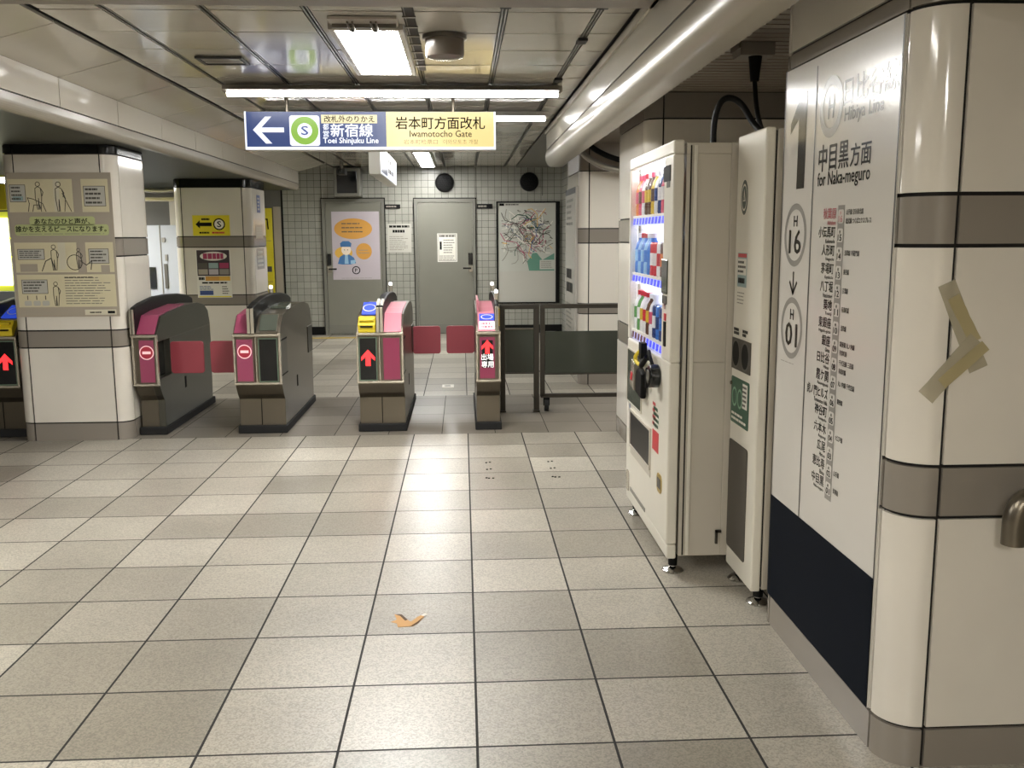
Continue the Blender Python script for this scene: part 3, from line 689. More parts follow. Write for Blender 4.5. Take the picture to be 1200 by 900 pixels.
m_.box(D0, D1, VA, VB2, .14, .93, 'vm_white'); m_.box(D0, D1, VA, VB2, 1.785, 1.84, 'vm_white'); m_.box(D0, D1, VA, 4.06, .93, 1.785, 'vm_white'); m_.box(D0, D1, 4.868, VB2, .93, 1.785, 'vm_white')
m_.box(D0+.004, D1, VA, VB2, .075, .137, 'vm_white')
m_.build('door', t, bevel=.007)
m_ = MB(); m_.box(.968, .982, 4.06, 4.868, .93, 1.785, 'vm_inner'); m_.box(.91, .968, 4.06, 4.868, .93, .945, 'vm_inner'); m_.build('window_backing', t)
m_ = MB(); m_.box(.91, .925, 4.08, 4.85, 1.768, 1.783, 'led'); m_.box(.945, .96, 4.862, 4.867, .98, 1.74, 'led'); m_.build('lamp', t)
m_ = MB(); m_.box(.868, .872, 4.058, 4.87, .93, 1.787, 'glass'); m_.build('glass', t)
FV = leftward(VX)
shelf = [(1.555, 1.508), (1.272, 1.225), (.985, .935)]
btn0 = None
for zi, (zs, zb) in enumerate(shelf):
    m_ = MB(); m_.box(.875, .966, 4.062, 4.866, zs-.012, zs, 'white'); m_.box(.878, .912, 4.062, 4.866, zb, zs-.012, 'btn_strip'); s = m_.build('shelf', t)
    for k in range(10):
        y = 4.835-.0765*k
        w = MB(); mm = 'btn_red' if (zi == 2 and k < 5) else 'btn_blue'
        w.add([(.8755, y+.028, zb+.004), (.8755, y-.012, zb+.004), (.8755, y-.03, zs-.013), (.8755, y+.01, zs-.013), (.8785, y+.028, zb+.004), (.8785, y-.012, zb+.004), (.8785, y-.03, zs-.013), (.8785, y+.01, zs-.013)], [(0, 1, 2, 3), (4, 7, 6, 5), (0, 4, 5, 1), (1, 5, 6, 2), (2, 6, 7, 3), (3, 7, 4, 0)], mm)
        w.build('button', s)
m_ = MB(); FVd = FV
m_.frect(FVd, -4.862, .608, -4.482, .878, 0, 'grey_glass', .004); m_.frame(FVd, -4.868, .602, -4.476, .884, .007, 0, 'vm_side', .006); m_.build('display_panel', t)
m_ = MB(); m_.frect(FVd, -4.755, .393, -4.25, .564, 0, 'outlet_dark', .003); m_.frame(FVd, -4.768, .38, -4.238, .576, .012, 0, 'vm_side', .008); m_.frect(FVd, -4.76, .345, -4.24, .375, 0, 'vm_side', .002); m_.build('delivery_flap', t)
m_ = MB(); m_.frect(FVd, -4.058, 1.213, -3.948, 1.357, 0, 'grey_glass', .005); m_.frect(FVd, -4.045, 1.17, -3.955, 1.205, 0, 'ink_soft', .004); m_.build('card_reader', t, bevel=.002)
m_ = MB(); m_.frect(FVd, -4.0, .99, -3.965, 1.095, 0, 'ink', .005); m_.frect(FVd, -3.998, 1.1, -3.967, 1.13, 0, 'red', .004); m_.disc(FVd, -3.985, 1.16, .012, 0, 'chrome', depth=.006); m_.build('coin_slot', t)
m_ = MB(); m_.frect(FVd, -4.06, 1.68, -3.93, 1.745, 0, 'black', .003); m_.frect(FVd, -4.0, 1.655, -3.94, 1.68, 0, 'ink_soft', .002); m_.build('top_sticker', t)
m_ = MB(); m_.frect(FVd, -4.2, .495, -4.07, .588, 0, 'red', .002); m_.lines(FVd, -4.19, .6, -4.06, .70, 4, 1, 'green', .6); m_.lines(FVd, -4.21, .6, -4.14, .72, 4, 1, 'red', .5); m_.frect(FVd, -4.81, .42, -4.785, .6, 1, 'sticker_blue'); m_.build('notice_stickers', t)
m_ = MB(); m_.fpoly(FVd, rrect(-4.085, .33, -3.985, .415, .03), 0, 'brass', .003); m_.frect(FVd, -4.068, .35, -4.0, .395, 4.2, 'ink_soft', .001); m_.fpoly(FVd, rrect(-4.868, .125, -4.79, .235, .025), 0, 'steel_light', .003); m_.build('lock_plates', t)
m_ = MB(); m_.frect(FVd, -4.75, .145, -4.35, .165, 0, 'ink_pale', .003); m_.build('base_grille', t)
def foot(p, x, y, z):
    f = MB(); f.lathe((x, y, 0), [(.045, 0), (.048, .006), (.04, .014), (.02, .02), (.014, .024), (.014, z)], 'chrome', 18); f.cyl((x, y, .03), (x, y, z), .02, 'black'); f.build('foot', p, smooth=True)
for x, y in ((.905, VA+.06), (.905, VB2-.08), (1.4, VA+.06), (1.4, VB2-.08)): foot(vm, x, y, .09)
# drinks behind the glass
def bottle_mesh(kind, c1, c2, cap):
    b = MB(); h = .2
    if kind == 'can':
        b.lathe((0, 0, 0), [(.029, 0), (.033, .004), (.033, .07), (.033, .15), (.029, .16), (.027, .162)], c1, 14); b.lathe((0, 0, .05), [(.0335, 0), (.0335, .06)], c2, 14)
    else:
        b.lathe((0, 0, 0), [(.031, 0), (.034, .006), (.034, .05), (.032, .06), (.034, .07), (.034, .125), (.026, .155), (.014, .175), (.014, .185)], c1, 14); b.lathe((0, 0, .062), [(.0347, 0), (.0347, .06)], c2, 14); b.lathe((0, 0, .183), [(.017, 0), (.017, .022), (.014, .025)], cap, 12)
    return b
for nm, cl in dict(drink_pink='#d85a78', drink_brown='#5a3a2c', drink_yellow='#d8b83c', drink_orange='#d87a3a', drink_blue='#3a78d0', drink_sky='#8fc0ea', drink_red='#c83040', drink_white='#e6e6ea', drink_navy='#28407c', drink_green='#5f9a58').items(): mat(nm, cl, .25)
rows = [('top', 1.555, [('bottle', 'drink_orange', 'drink_pink', 'drink_pink', 'pink and orange'), ('bottle', 'drink_pink', 'drink_brown', 'drink_pink', 'pink and brown'), ('bottle', 'drink_white', 'drink_pink', 'drink_red', 'white and pink'), ('bottle', 'drink_brown', 'drink_yellow', 'drink_white', 'brown and yellow'), ('bottle', 'drink_brown', 'drink_yellow', 'drink_pink', 'dark brown'), ('bottle', 'drink_yellow', 'drink_brown', 'drink_white', 'yellow and brown'), ('bottle', 'drink_white', 'drink_navy', 'drink_white', 'white and navy'), ('bottle', 'drink_navy', 'drink_white', 'drink_white', 'navy and white'), ('bottle', 'drink_pink', 'drink_white', 'drink_white', 'pale pink'), ('bottle', 'drink_orange', 'drink_red', 'drink_white', 'orange and red')]),
        ('middle', 1.272, [('bottle', 'drink_blue', 'drink_sky', 'drink_white', 'blue and sky blue'), ('bottle', 'drink_sky', 'drink_blue', 'drink_red', 'red-capped sky blue'), ('bottle', 'drink_blue', 'drink_sky', 'drink_red', 'red-capped blue'), ('bottle', 'drink_sky', 'drink_blue', 'drink_white', 'sky blue'), ('bottle', 'drink_blue', 'drink_blue', 'drink_white', 'plain blue'), ('can', 'drink_red', 'drink_white', '', 'red and white'), ('can', 'drink_red', 'drink_white', '', 'red and white'), ('can', 'drink_white', 'drink_red', '', 'white and red'), ('can', 'drink_brown', 'drink_orange', '', 'brown'), ('can', 'drink_brown', 'drink_brown', '', 'dark brown')]),
        ('bottom', .985, [('bottle', 'drink_white', 'drink_green', 'drink_red', 'white and green'), ('bottle', 'drink_green', 'drink_white', 'drink_red', 'red-capped green'), ('bottle', 'drink_white', 'drink_yellow', 'drink_red', 'white and yellow'), ('bottle', 'drink_white', 'drink_red', 'drink_red', 'red-capped white'), ('bottle', 'drink_brown', 'drink_yellow', 'drink_white', 'brown and yellow'), ('bottle', 'drink_white', 'drink_pink', 'drink_white', 'white and pink'), ('can', 'drink_navy', 'drink_white', '', 'navy and white'), ('can', 'drink_blue', 'drink_navy', '', 'blue'), ('can', 'drink_navy', 'drink_blue', '', 'navy'), ('can', 'drink_yellow', 'drink_blue', '', 'yellow')])]
ordn = ['first', 'second', 'third', 'fourth', 'fifth', 'sixth', 'seventh', 'eighth', 'ninth', 'tenth']
for sh, z, items in rows:
    for k, (kind, c1, c2, cap, cn) in enumerate(items):
        o = bottle_mesh(kind, c1, c2, cap).build('drink_bottle' if kind == 'bottle' else 'drink_can', smooth=True)
        o.location = (.913, 4.818-.0765*k, z+.0005); o.scale = (.98, .98, .95)
        tag(o, f'{cn} drink {kind}, {sh} vending machine shelf, {ordn[k]} from far end', kind, f'drinks on the {sh} shelf')
# padlock and pouch hanging on the machine front
t = thing('padlock', 'round black padlock hanging on the vending machine front below the bottles', 'padlock', (.84, 4.08, .8))
m_ = MB(); m_.cyl((.858, 4.09, .845), (.815, 4.09, .845), .052, 'black_gloss', n=28); m_.cyl((.815, 4.09, .845), (.808, 4.09, .845), .03, 'ink_soft', n=24); m_.build('body', t, bevel=.004, smooth=True)
m_ = MB(); m_.tube([(.84, 4.12, .88), (.83, 4.16, .93), (.835, 4.2, .95), (.84, 4.22, .90)], .008, 'black'); m_.build('shackle', t, smooth=True)
t = thing('hanging_pouch', 'black tag pouch with a white label and yellow tie, hanging by the padlock', 'pouch', (.83, 4.36, .7))
m_ = MB(); m_.prism([(4.47, .71), (4.33, .70), (4.32, .82), (4.40, .84), (4.46, .82)], .825, .852, 'black', 'x'); m_.prism([(4.29, .76), (4.255, .765), (4.26, .85), (4.285, .86)], .835, .852, 'ink', 'x'); m_.build('pouch_body', t, bevel=.008)
m_ = MB(); m_.prism([(4.575, .735), (4.475, .72), (4.46, .85), (4.53, .865)], .816, .842, 'steel_light', 'x'); m_.prism([(4.55, .765), (4.51, .76), (4.50, .80), (4.535, .805)], .813, .816, 'red', 'x'); m_.build('label_tag', t, bevel=.003)
m_ = MB(); m_.tube([(.85, 4.41, .93), (.82, 4.43, .90), (.82, 4.46, .87), (.83, 4.40, .85), (.835, 4.36, .87)], .009, 'yellow'); m_.build('yellow_tie', t, smooth=True)
m_ = MB(); m_.box(.83, .858, 4.36, 4.42, .88, .96, 'black'); m_.tube([(.84, 4.36, .88), (.82, 4.32, .85), (.83, 4.27, .89), (.835, 4.245, .91)], .012, 'black'); m_.build('strap', t, smooth=True)

# ------------------------------------------------------------------ recycling bin
t = rb = thing('recycling_bin', 'tall narrow white recycling cabinet with two round holes, beside the line sign', 'recycling bin', (1.3, 3.7, 0))
BX, BA, BB = 1.118, 3.505, 3.862
m_ = MB(); m_.box(BX+.045, 1.62, BA+.006, BB-.003, .07, 1.845, 'vm_side'); m_.box(BX+.038, BX+.046, BA+.01, BB-.005, .08, 1.84, 'joint'); m_.build('cabinet', t, bevel=.004)
m_ = MB(); m_.box(BX, BX+.038, BA, BB, .065, 1.85, 'vm_white'); m_.build('door', t, bevel=.007)
FB = leftward(BX)
m_ = MB(); m_.frect(FB, -3.85, .915, -3.60, 1.042, 0, 'mesh_dark', .004)
for cy in (3.79, 3.665): m_.disc(FB, -cy, .98, .05, 4.6, 'black', ry=.054)
m_.build('hole_plate', t)
m_ = MB()
for cy in (3.79, 3.665): m_.ring(FB, -cy, .98, .047, .055, 6, 'ink_soft', 1.08)
m_.lines(FB, -3.84, 1.055, -3.765, 1.085, 2, 1, 'ink', .8); m_.lines(FB, -3.72, 1.055, -3.645, 1.085, 2, 1, 'ink', .8); m_.build('hole_labels', t)
m_ = MB(); m_.fpoly(FB, rrect(-3.852, .69, -3.605, .882, .012), 0, 'green', .001)
m_.ring(FB, -3.80, .80, .026, .034, 2.4, 'green_pale', 1.2); m_.ring(FB, -3.725, .80, .026, .034, 2.4, 'green_pale', 1.2); m_.frect(FB, -3.69, .77, -3.625, .87, 2.4, 'paper'); m_.lines(FB, -3.685, .775, -3.63, .865, 5, 3.4, 'ink_soft', .5); m_.lines(FB, -3.835, .7, -3.625, .74, 2, 2.4, 'paper', .5); m_.build('green_sticker', t)
m_ = MB(); m_.disc(FB, -3.752, 1.605, .045, 1, 'emblem', ry=.068, n=36); m_.ring(FB, -3.752, 1.605, .03, .035, 2, 'vm_white', 1.5); m_.fpoly(FB, [(-3.768, 1.59), (-3.752, 1.64), (-3.736, 1.59)], 2, 'vm_white'); m_.fpoly(FB, [(-3.76, 1.594), (-3.752, 1.618), (-3.744, 1.594)], 3, 'emblem'); m_.build('recycle_emblem', t)
m_ = MB(); m_.frect(FB, -3.815, 1.252, -3.69, 1.388, 1, 'poster_blue'); m_.frect(FB, -3.81, 1.37, -3.695, 1.385, 2, 'red'); m_.frect(FB, -3.81, 1.30, -3.695, 1.365, 2, 'paper'); m_.lines(FB, -3.805, 1.305, -3.7, 1.36, 3, 3, 'ink_soft', .5); m_.lines(FB, -3.80, 1.26, -3.7, 1.295, 1, 2, 'ink', .6); m_.lines(FB, -3.81, 1.18, -3.70, 1.235, 4, 1, 'ink_pale', .3); m_.build('notice_label', t)
m_ = MB(); m_.fpoly(FB, rrect(-3.852, .15, -3.6, .615, .015), 0, 'mesh_dark', .003); m_.build('lower_panel', t)
m_ = MB(); m_.disc(FB, -3.85, .85, .008, 0, 'steel', depth=.006); m_.build('lock', t)
for x, y in ((1.165, BA+.05), (1.165, BB-.04), (1.55, BA+.05), (1.55, BB-.04)): foot(rb, x, y, .08)

# outlet box and cables
t = thing('outlet_box', 'grey outlet box under the dark slatted ceiling with a black plug', 'outlet box', (1.36, 4.46, 2.33))
m_ = MB(); m_.box(1.28, 1.44, 4.43, 4.56, 2.27, 2.33, 'beam_grey'); m_.box(1.27, 1.28, 4.42, 4.57, 2.3, 2.33, 'steel'); m_.build('box', t, bevel=.004)
m_ = MB(); m_.cyl((1.36, 4.47, 2.275), (1.36, 4.47, 2.16), .032, 'black', .02); m_.build('plug', t, smooth=True)
m_ = MB(); m_.tube([(1.36, 4.47, 2.17), (1.36, 4.43, 2.03), (1.34, 4.25, 1.89), (1.38, 4.0, 1.85)], .011, 'cable'); m_.build('cord', t, smooth=True)
m_ = MB(); m_.tube([(1.13, 4.3, 1.834), (1.13, 4.3, 1.98), (1.17, 4.3, 2.07), (1.25, 4.3, 2.05), (1.30, 4.25, 1.93), (1.34, 4.1, 1.855)], .014, 'cable'); tag(m_.build('power_cable', smooth=True), 'black cable looping from the vending machine top to the recycling cabinet', 'cable')
m_ = MB(); m_.tube([(1.08, 9.1, 2.3), (1.2, 9.05, 2.16), (1.4, 9.0, 2.07), (1.8, 9.0, 2.03)], .03, 'silver_pipe'); tag(m_.build('ceiling_pipe', smooth=True), 'grey curved pipe above the white pillar, the lower of the two', 'pipe')
m_ = MB(); m_.tube([(1.18, 9.1, 2.33), (1.28, 9.08, 2.24), (1.5, 9.05, 2.15), (1.8, 9.05, 2.12)], .026, 'black'); tag(m_.build('ceiling_pipe', smooth=True), 'black curved pipe above the white pillar, the upper of the two', 'pipe')

# ------------------------------------------------------------------ line sign board on the near pillar
FH = leftward(1.1445)
t = thing('line_sign_board', 'tall white platform sign board with route map and dark navy foot on the near pillar', 'sign', (1.13, 2.92, .114))
m_ = MB(); b = m_
b.frect(FH, -3.37, .117, -2.478, 2.018, 0, 'board', .0035); b.build('board_face', t)
m_ = MB(); K = 5
m_.frect(FH, -3.372, .117, -2.478, .503, K, 'navy'); m_.build('navy_foot', t)
m_ = MB(); b = m_
b.frect(FH, -3.3735, .117, -3.366, 2.018, K+1, 'board_line'); b.frect(FH, -3.082, .503, -3.074, 1.99, K, 'board_line'); b.frect(FH, -2.484, .117, -2.477, 2.018, K, 'board_line')
b.build('dividing_lines', t)
m_ = MB(); b = m_
b.fpoly(FH, [(-3.232, 1.612), (-3.160, 1.612), (-3.160, 1.925), (-3.215, 1.925), (-3.31, 1.835), (-3.31, 1.80), (-3.232, 1.845)], K, 'board_ink')
b.txt(FH, '中目黒', -3.035, 1.655, -2.80, 1.737, K, 'board_ink', .018); b.txt(FH, '方面', -2.785, 1.655, -2.643, 1.72, K, 'board_ink', .016)
b.txt(FH, 'for Naka-meguro', -3.038, 1.598, -2.643, 1.652, K, 'board_ink', .016)
b.build('platform_lettering', t)
m_ = MB(); b = m_
b.ring(FH, -2.951, 1.848, .064, .093, K, 'ring_grey', n=48); b.txt(FH, 'H', -2.973, 1.813, -2.929, 1.883, K, 'text_grey', .03)
b.txt(FH, '日比谷線', -2.852, 1.836, -2.492, 1.915, K, 'text_grey', .012); b.txt(FH, 'Hibiya Line', -2.842, 1.778, -2.578, 1.83, K, 'text_grey', .012)
b.build('line_name', t)
m_ = MB(); b = m_
for cz, n in ((1.457, '16'), (1.138, '01')):
    b.ring(FH, -3.225, cz, .087, .107, K, 'ring_grey', n=48); b.txt(FH, 'H', -3.242, cz+.03, -3.208, cz+.065, K, 'board_ink', .02); b.txt(FH, n, -3.282, cz-.062, -3.168, cz+.017, K, 'board_ink', .02)
b.stroke(FH, [(-3.225, 1.328), (-3.225, 1.262)], .011, K, 'board_ink'); b.stroke(FH, [(-3.258, 1.295), (-3.225, 1.258), (-3.192, 1.295)], .011, K, 'board_ink')
b.lines(FH, -3.32, 1.012, -3.13, 1.018, 1, K, 'ink_pale', .5); b.build('station_number_rings', t)
stn = [('秋葉原', 'Akihabara', ['山手線 京浜東北線', '総武線 つくばエクスプレス']), ('小伝馬町', 'Kodemmacho', []), ('人形町', 'Ningyocho', ['浅草線 半蔵門線']), ('茅場町', 'Kayabacho', ['東西線']), ('八丁堀', 'Hatchobori', ['京葉線']), ('築地', 'Tsukiji', ['有楽町線']), ('東銀座', 'Higashi-ginza', ['浅草線']), ('銀座', 'Ginza', ['銀座線 丸ノ内線', '有楽町線']), ('日比谷', 'Hibiya', ['千代田線 三田線', '有楽町線']), ('霞ケ関', 'Kasumigaseki', ['丸ノ内線 千代田線']), ('虎ノ門ヒルズ', 'Toranomon Hills', ['銀座線']), ('神谷町', 'Kamiyacho', []), ('六本木', 'Roppongi', ['大江戸線']), ('広尾', 'Hiro-o', []), ('恵比寿', 'Ebisu', ['山手線']), ('中目黒', 'Naka-meguro', ['東横線'])]
m_ = MB(); b = m_
b.frect(FH, -2.858, .632, -2.806, 1.546, K, 'ring_grey')
z0, dz = 1.512, (1.512-.668)/15
for i, (jp, en, tr) in enumerate(stn):
    z = z0-dz*i; mk = 'text_red' if i == 0 else 'board_ink'
    b.fpoly(FH, rrect(-2.853, z-.02, -2.811, z+.021, .008), K+1, 'board'); b.txt(FH, 'H', -2.836, z+.006, -2.828, z+.016, K+2, mk, .01); b.txt(FH, f'{16-i:02d}', -2.846, z-.016, -2.818, z+.003, K+2, mk, .015)
    w = .034*len(jp) if len(jp) < 6 else .178
    b.txt(FH, jp, -2.872-w, z-.006, -2.872, z+.028, K, mk, .012)
    we = min(.0075*len(en), .13); b.txt(FH, en, -2.872-we, z-.024, -2.872, z-.011, K, mk, .008)
    for j, tl in enumerate(tr): b.txt(FH, tl, -2.795, z+.004-.026*j-(0 if len(tr) > 1 else .008), -2.795+.0135*len(tl), z+.021-.026*j-(0 if len(tr) > 1 else .008), K, 'board_ink', .004)
b.build('route_map', t)

# tape left on the near face of the near pillar
FT = front(2.3595)
def tape(p0, p1, w, m, lay, label):
    d = Vector((p1[0]-p0[0], p1[1]-p0[1])); d.normalize(); n = Vector((-d.y, d.x))*w/2; r = random.Random(int(p0[0]*997)); P = []
    for k in range(7): q = Vector(p0).lerp(Vector(p1), k/6); P.append(q-n*(1+.06*r.uniform(-1, 1)))
    for k in range(6, -1, -1): q = Vector(p0).lerp(Vector(p1), k/6); P.append(q+n*(1+.06*r.uniform(-1, 1)))
    b = MB(); b.fpoly(FT, [tuple(p) for p in P], lay, m, .0006); tag(b.build('tape_strip'), label, 'tape', 'old tape on the near pillar')
tape((1.232, 1.335), (1.332, 1.112), .05, 'tape', .6, 'long faded tape strip slanting down the near pillar, upper of the pile')
tape((1.252, 1.30), (1.318, 1.185), .032, 'tape_old', 1.4, 'yellowed narrow tape strip lying on the long slanting one')
tape((1.195, 1.04), (1.322, 1.19), .05, 'tape', 2.2, 'faded tape strip slanting up from the lower left on the near pillar')
tape((1.235, 1.075), (1.345, 1.175), .032, 'tape_old', 3.0, 'yellowed tape piece lying on the lower slanting strip')
t = thing('handrail', 'stainless handrail end on the near pillar at the right edge', 'handrail', (1.4, 2.28, .7))
m_ = MB(); m_.tube([(1.40, 2.26, .672), (1.40, 2.26, .765), (1.44, 2.26, .80), (1.6, 2.26, .80), (2.1, 2.26, .80)], .03, 'steel', n=18, smooth=3); m_.build('rail', t, smooth=True)
for x in (1.6, 2.0):
    m_ = MB(); m_.cyl((x, 2.26, .79), (x, 2.361, .79), .012, 'steel_light'); m_.build('bracket', t, smooth=True)

# ------------------------------------------------------------------ posters on the left pillars
FP = front(6.8985)
t = thing('poster', 'large beige poster with line drawings and bold slogan on the near left pillar', 'poster', (-2.81, 6.895, .905))
m_ = MB(); b = m_; b.frect(FP, -3.168, .905, -2.452, 1.912, 0, 'poster_grey', .002); b.build('sheet', t)
m_ = MB(); b = m_; K = 3
for q in ((-3.16, 1.64, -2.72, 1.868), (-2.66, 1.64, -2.475, 1.868), (-3.15, 1.22, -2.468, 1.43), (-3.15, .975, -2.468, 1.205)): b.frect(FP, *q, K, 'poster_cream')
b.frect(FP, -2.85, 1.645, -2.81, 1.865, K+1, 'poster_pale'); b.frect(FP, -2.56, 1.22, -2.50, 1.27, K+1, 'poster_grey'); b.frect(FP, -2.72, 1.22, -2.66, 1.43, K+1, 'poster_grey')
b.frect(FP, -3.12, 1.225, -3.0, 1.28, K+1, 'poster_grey'); b.frect(FP, -2.85, 1.24, -2.80, 1.43, K+1, 'poster_pale')
b.fpoly(FP, rrect(-3.03, 1.548, -2.58, 1.61, .02), K+1, 'poster_green'); b.fpoly(FP, rrect(-3.135, 1.478, -2.488, 1.555, .02), K+1, 'poster_green'); b.frect(FP, -2.695, .917, -2.475, .955, K+1, 'poster_pale')
b.build('printed_fields', t)
m_ = MB(); b = m_
b.txt(FP, 'あなたのひと声が、', -2.995, 1.557, -2.615, 1.597, K+2.2, 'ink', .03); b.txt(FP, '誰かを支えるピースになります。', -3.128, 1.503, -2.505, 1.545, K+2.2, 'ink', .03)
b.lines(FP, -3.1, 1.483, -2.52, 1.496, 1, K+2.2, 'ink_pale', .3, False); b.lines(FP, -2.66, .927, -2.56, .943, 1, K+2.2, 'ink', .5); b.frect(FP, -2.535, .927, -2.485, .945, K+2.2, 'ink')
b.build('slogan_lettering', t)
m_ = MB(); b = m_
def bubble(x0, z0, x1, z1, blue=False):
    b = MB()
    b.fpoly(FP, rrect(x0, z0, x1, z1, .008), K+1.5, 'paper_grey'); b.frame(FP, x0, z0, x1, z1, .0035, K+2.2, 'ink_soft'); b.lines(FP, x0+.012, z0+.01, x1-.01, z1-.008, 4, K+2.4, 'ink_soft', .45)
    if blue: b.frect(FP, x0+.02, z0+.01, x1-.02, z0+.04, K+2.0, 'poster_blue')
    b.build('speech_box', t)
bubble(-3.15, 1.71, -3.04, 1.83, True); bubble(-2.645, 1.68, -2.495, 1.82); bubble(-3.13, 1.31, -2.945, 1.385); bubble(-2.64, 1.28, -2.50, 1.385); bubble(-3.12, 1.07, -2.94, 1.17); b = MB()
def figure(x, z, h, lean=0):
    r = h*.09; L = K+2.6; w = .0045; m = 'ink_soft'
    b.ring(FP, x, z+h-r, r*.75, r, L, m, n=16); sh = z+h-2*r
    b.stroke(FP, [(x, sh), (x+h*.1, sh-h*.06), (x+h*.12+lean, sh-h*.38), (x+h*.07+lean, z)], w, L, m); b.stroke(FP, [(x, sh), (x-h*.1, sh-h*.06), (x-h*.11, sh-h*.38), (x-h*.06, z)], w, L, m); b.stroke(FP, [(x+h*.02, z), (x, sh-h*.42), (x-h*.02, z)], w, L, m); b.stroke(FP, [(x+h*.1, sh-h*.06), (x+h*.18, sh-h*.2), (x+h*.14, sh-h*.33)], w, L, m)
figure(-2.815, 1.645, .205, .02); b.stroke(FP, [(-2.79, 1.77), (-2.735, 1.645)], .005, K+2.7, 'ink_soft')
b.build('line_drawing', t); b = MB(); figure(-2.955, 1.66, .19); b.stroke(FP, [(-3.03, 1.645), (-3.02, 1.70), (-3.03, 1.74), (-2.99, 1.73), (-2.93, 1.70), (-2.91, 1.645)], .005, K+2.7, 'ink_soft'); b.stroke(FP, [(-3.0, 1.645), (-2.99, 1.69), (-2.95, 1.69), (-2.94, 1.645)], .005, K+2.7, 'ink_soft')
b.build('line_drawing', t); b = MB(); figure(-2.88, 1.235, .18); b.ring(FP, -2.74, 1.29, .05, .055, K+2.7, 'ink_soft', n=24); figure(-2.71, 1.25, .14); b.stroke(FP, [(-2.7, 1.30), (-2.66, 1.27), (-2.62, 1.30), (-2.63, 1.24)], .006, K+2.7, 'ink_soft')
b.stroke(FP, [(-2.97, 1.23), (-2.94, 1.30), (-2.90, 1.32), (-2.88, 1.24)], .006, K+2.7, 'ink_soft'); b.build('line_drawing', t); b = MB(); figure(-2.885, .985, .17)
for k in range(3): b.fpoly(FP, rrect(-3.11+.062*k, .985, -3.06+.062*k, 1.02, .01), K+2, 'paper_grey'); b.stroke(FP, [(-3.085+.062*k, 1.03), (-3.085+.062*k, 1.055)], .006, K+2.4, 'ink_soft')
b.lines(FP, -2.82, .99, -2.49, 1.19, 11, K+2.2, 'ink_pale', .3); b.lines(FP, -2.82, 1.175, -2.6, 1.195, 1, K+2.4, 'ink_soft', .3)
b.build('line_drawing', t)

F2 = front(10.8985)
t = thing('yellow_sign', 'small yellow sign with a black left arrow on the second left pillar', 'sign', (-2.81, 10.895, 1.48))
m_ = MB(); b = m_; b.frect(F2, -3.01, 1.478, -2.6, 1.705, 0, 'yellow_sign', .002); b.build('sheet', t)
m_ = MB(); b = m_; K = 3; b.fpoly(F2, [(-2.978, 1.604), (-2.93, 1.65), (-2.93, 1.624), (-2.80, 1.624), (-2.80, 1.584), (-2.93, 1.584), (-2.93, 1.558)], K, 'ink'); b.lines(F2, -2.91, 1.645, -2.82, 1.675, 1, K, 'ink', .7, False)
b.disc(F2, -2.717, 1.605, .066, K, 'ink', n=36); b.disc(F2, -2.717, 1.605, .052, K+1, 'white', n=36); b.txt(F2, 'S', -2.738, 1.573, -2.696, 1.638, K+2, 'ink', .03); b.lines(F2, -2.94, 1.498, -2.83, 1.525, 1, K, 'ink', .7, False); b.lines(F2, -2.80, 1.498, -2.66, 1.525, 1, K, 'red', .7, False); b.build('lettering', t)
t = thing('poster', 'dark photo poster with a white oval below the yellow arrow sign', 'poster', (-2.81, 10.895, .79))
m_ = MB(); b = m_; b.frect(F2, -2.995, .785, -2.61, 1.325, 0, 'paper', .002); b.build('sheet', t)
m_ = MB(); b = m_; b.frect(F2, -2.985, 1.03, -2.622, 1.318, K, 'poster_dark'); b.disc(F2, -2.80, 1.25, .15, K+1, 'paper', ry=.05); b.lines(F2, -2.915, 1.215, -2.685, 1.285, 1, K+2, 'poster_magenta', .9, False)
for i in range(3):
    for j in range(2): b.frect(F2, -2.975+.118*i, 1.045+.07*j, -2.87+.118*i, 1.105+.07*j, K+1, ['poster_grey', 'ink_soft', 'lilac', 'poster_blue', 'ink_pale', 'poster_magenta'][i*2+j])
b.build('photo_grid', t)
m_ = MB(); b = m_; b.lines(F2, -2.975, .98, -2.91, 1.02, 1, K, 'ink', .8, False); b.frect(F2, -2.9, .975, -2.75, 1.025, K, 'orange'); b.frect(F2, -2.75, .975, -2.625, 1.025, K, 'amber'); b.lines(F2, -2.94, .94, -2.66, .965, 1, K, 'ink', .7, False)
b.frect(F2, -2.97, .815, -2.82, .865, K, 'sticker_blue'); b.lines(F2, -2.97, .87, -2.8, .92, 3, K, 'sticker_blue', .4); b.frect(F2, -2.98, .79, -2.62, .802, K, 'yellow_sign'); b.lines(F2, -2.72, .82, -2.64, .92, 4, K, 'ink_soft', .4); b.build('lower_print', t)
FR = rightward(-2.3585)
for (nm, y0, z0, y1, z1, mt, lb) in (('sticker', 11.22, 1.74, 11.4, 1.94, 'sticker_blue', 'small blue sticker high on the side of the second left pillar'), ('notice', 11.1, 1.445, 11.5, 1.60, 'poster_grey', 'brown notice in the middle of the second left pillar side'), ('notice', 11.1, 1.09, 11.5, 1.33, 'ring_grey', 'grey green notice lowest on the second left pillar side')):
    b = MB(); b.frect(FR, y0, z0, y1, z1, 0, mt, .002); b.lines(FR, y0+.03, z0+.02, y1-.03, z1-.02, 4, 3, 'paper_grey', .5); tag(b.build(nm), lb, nm)

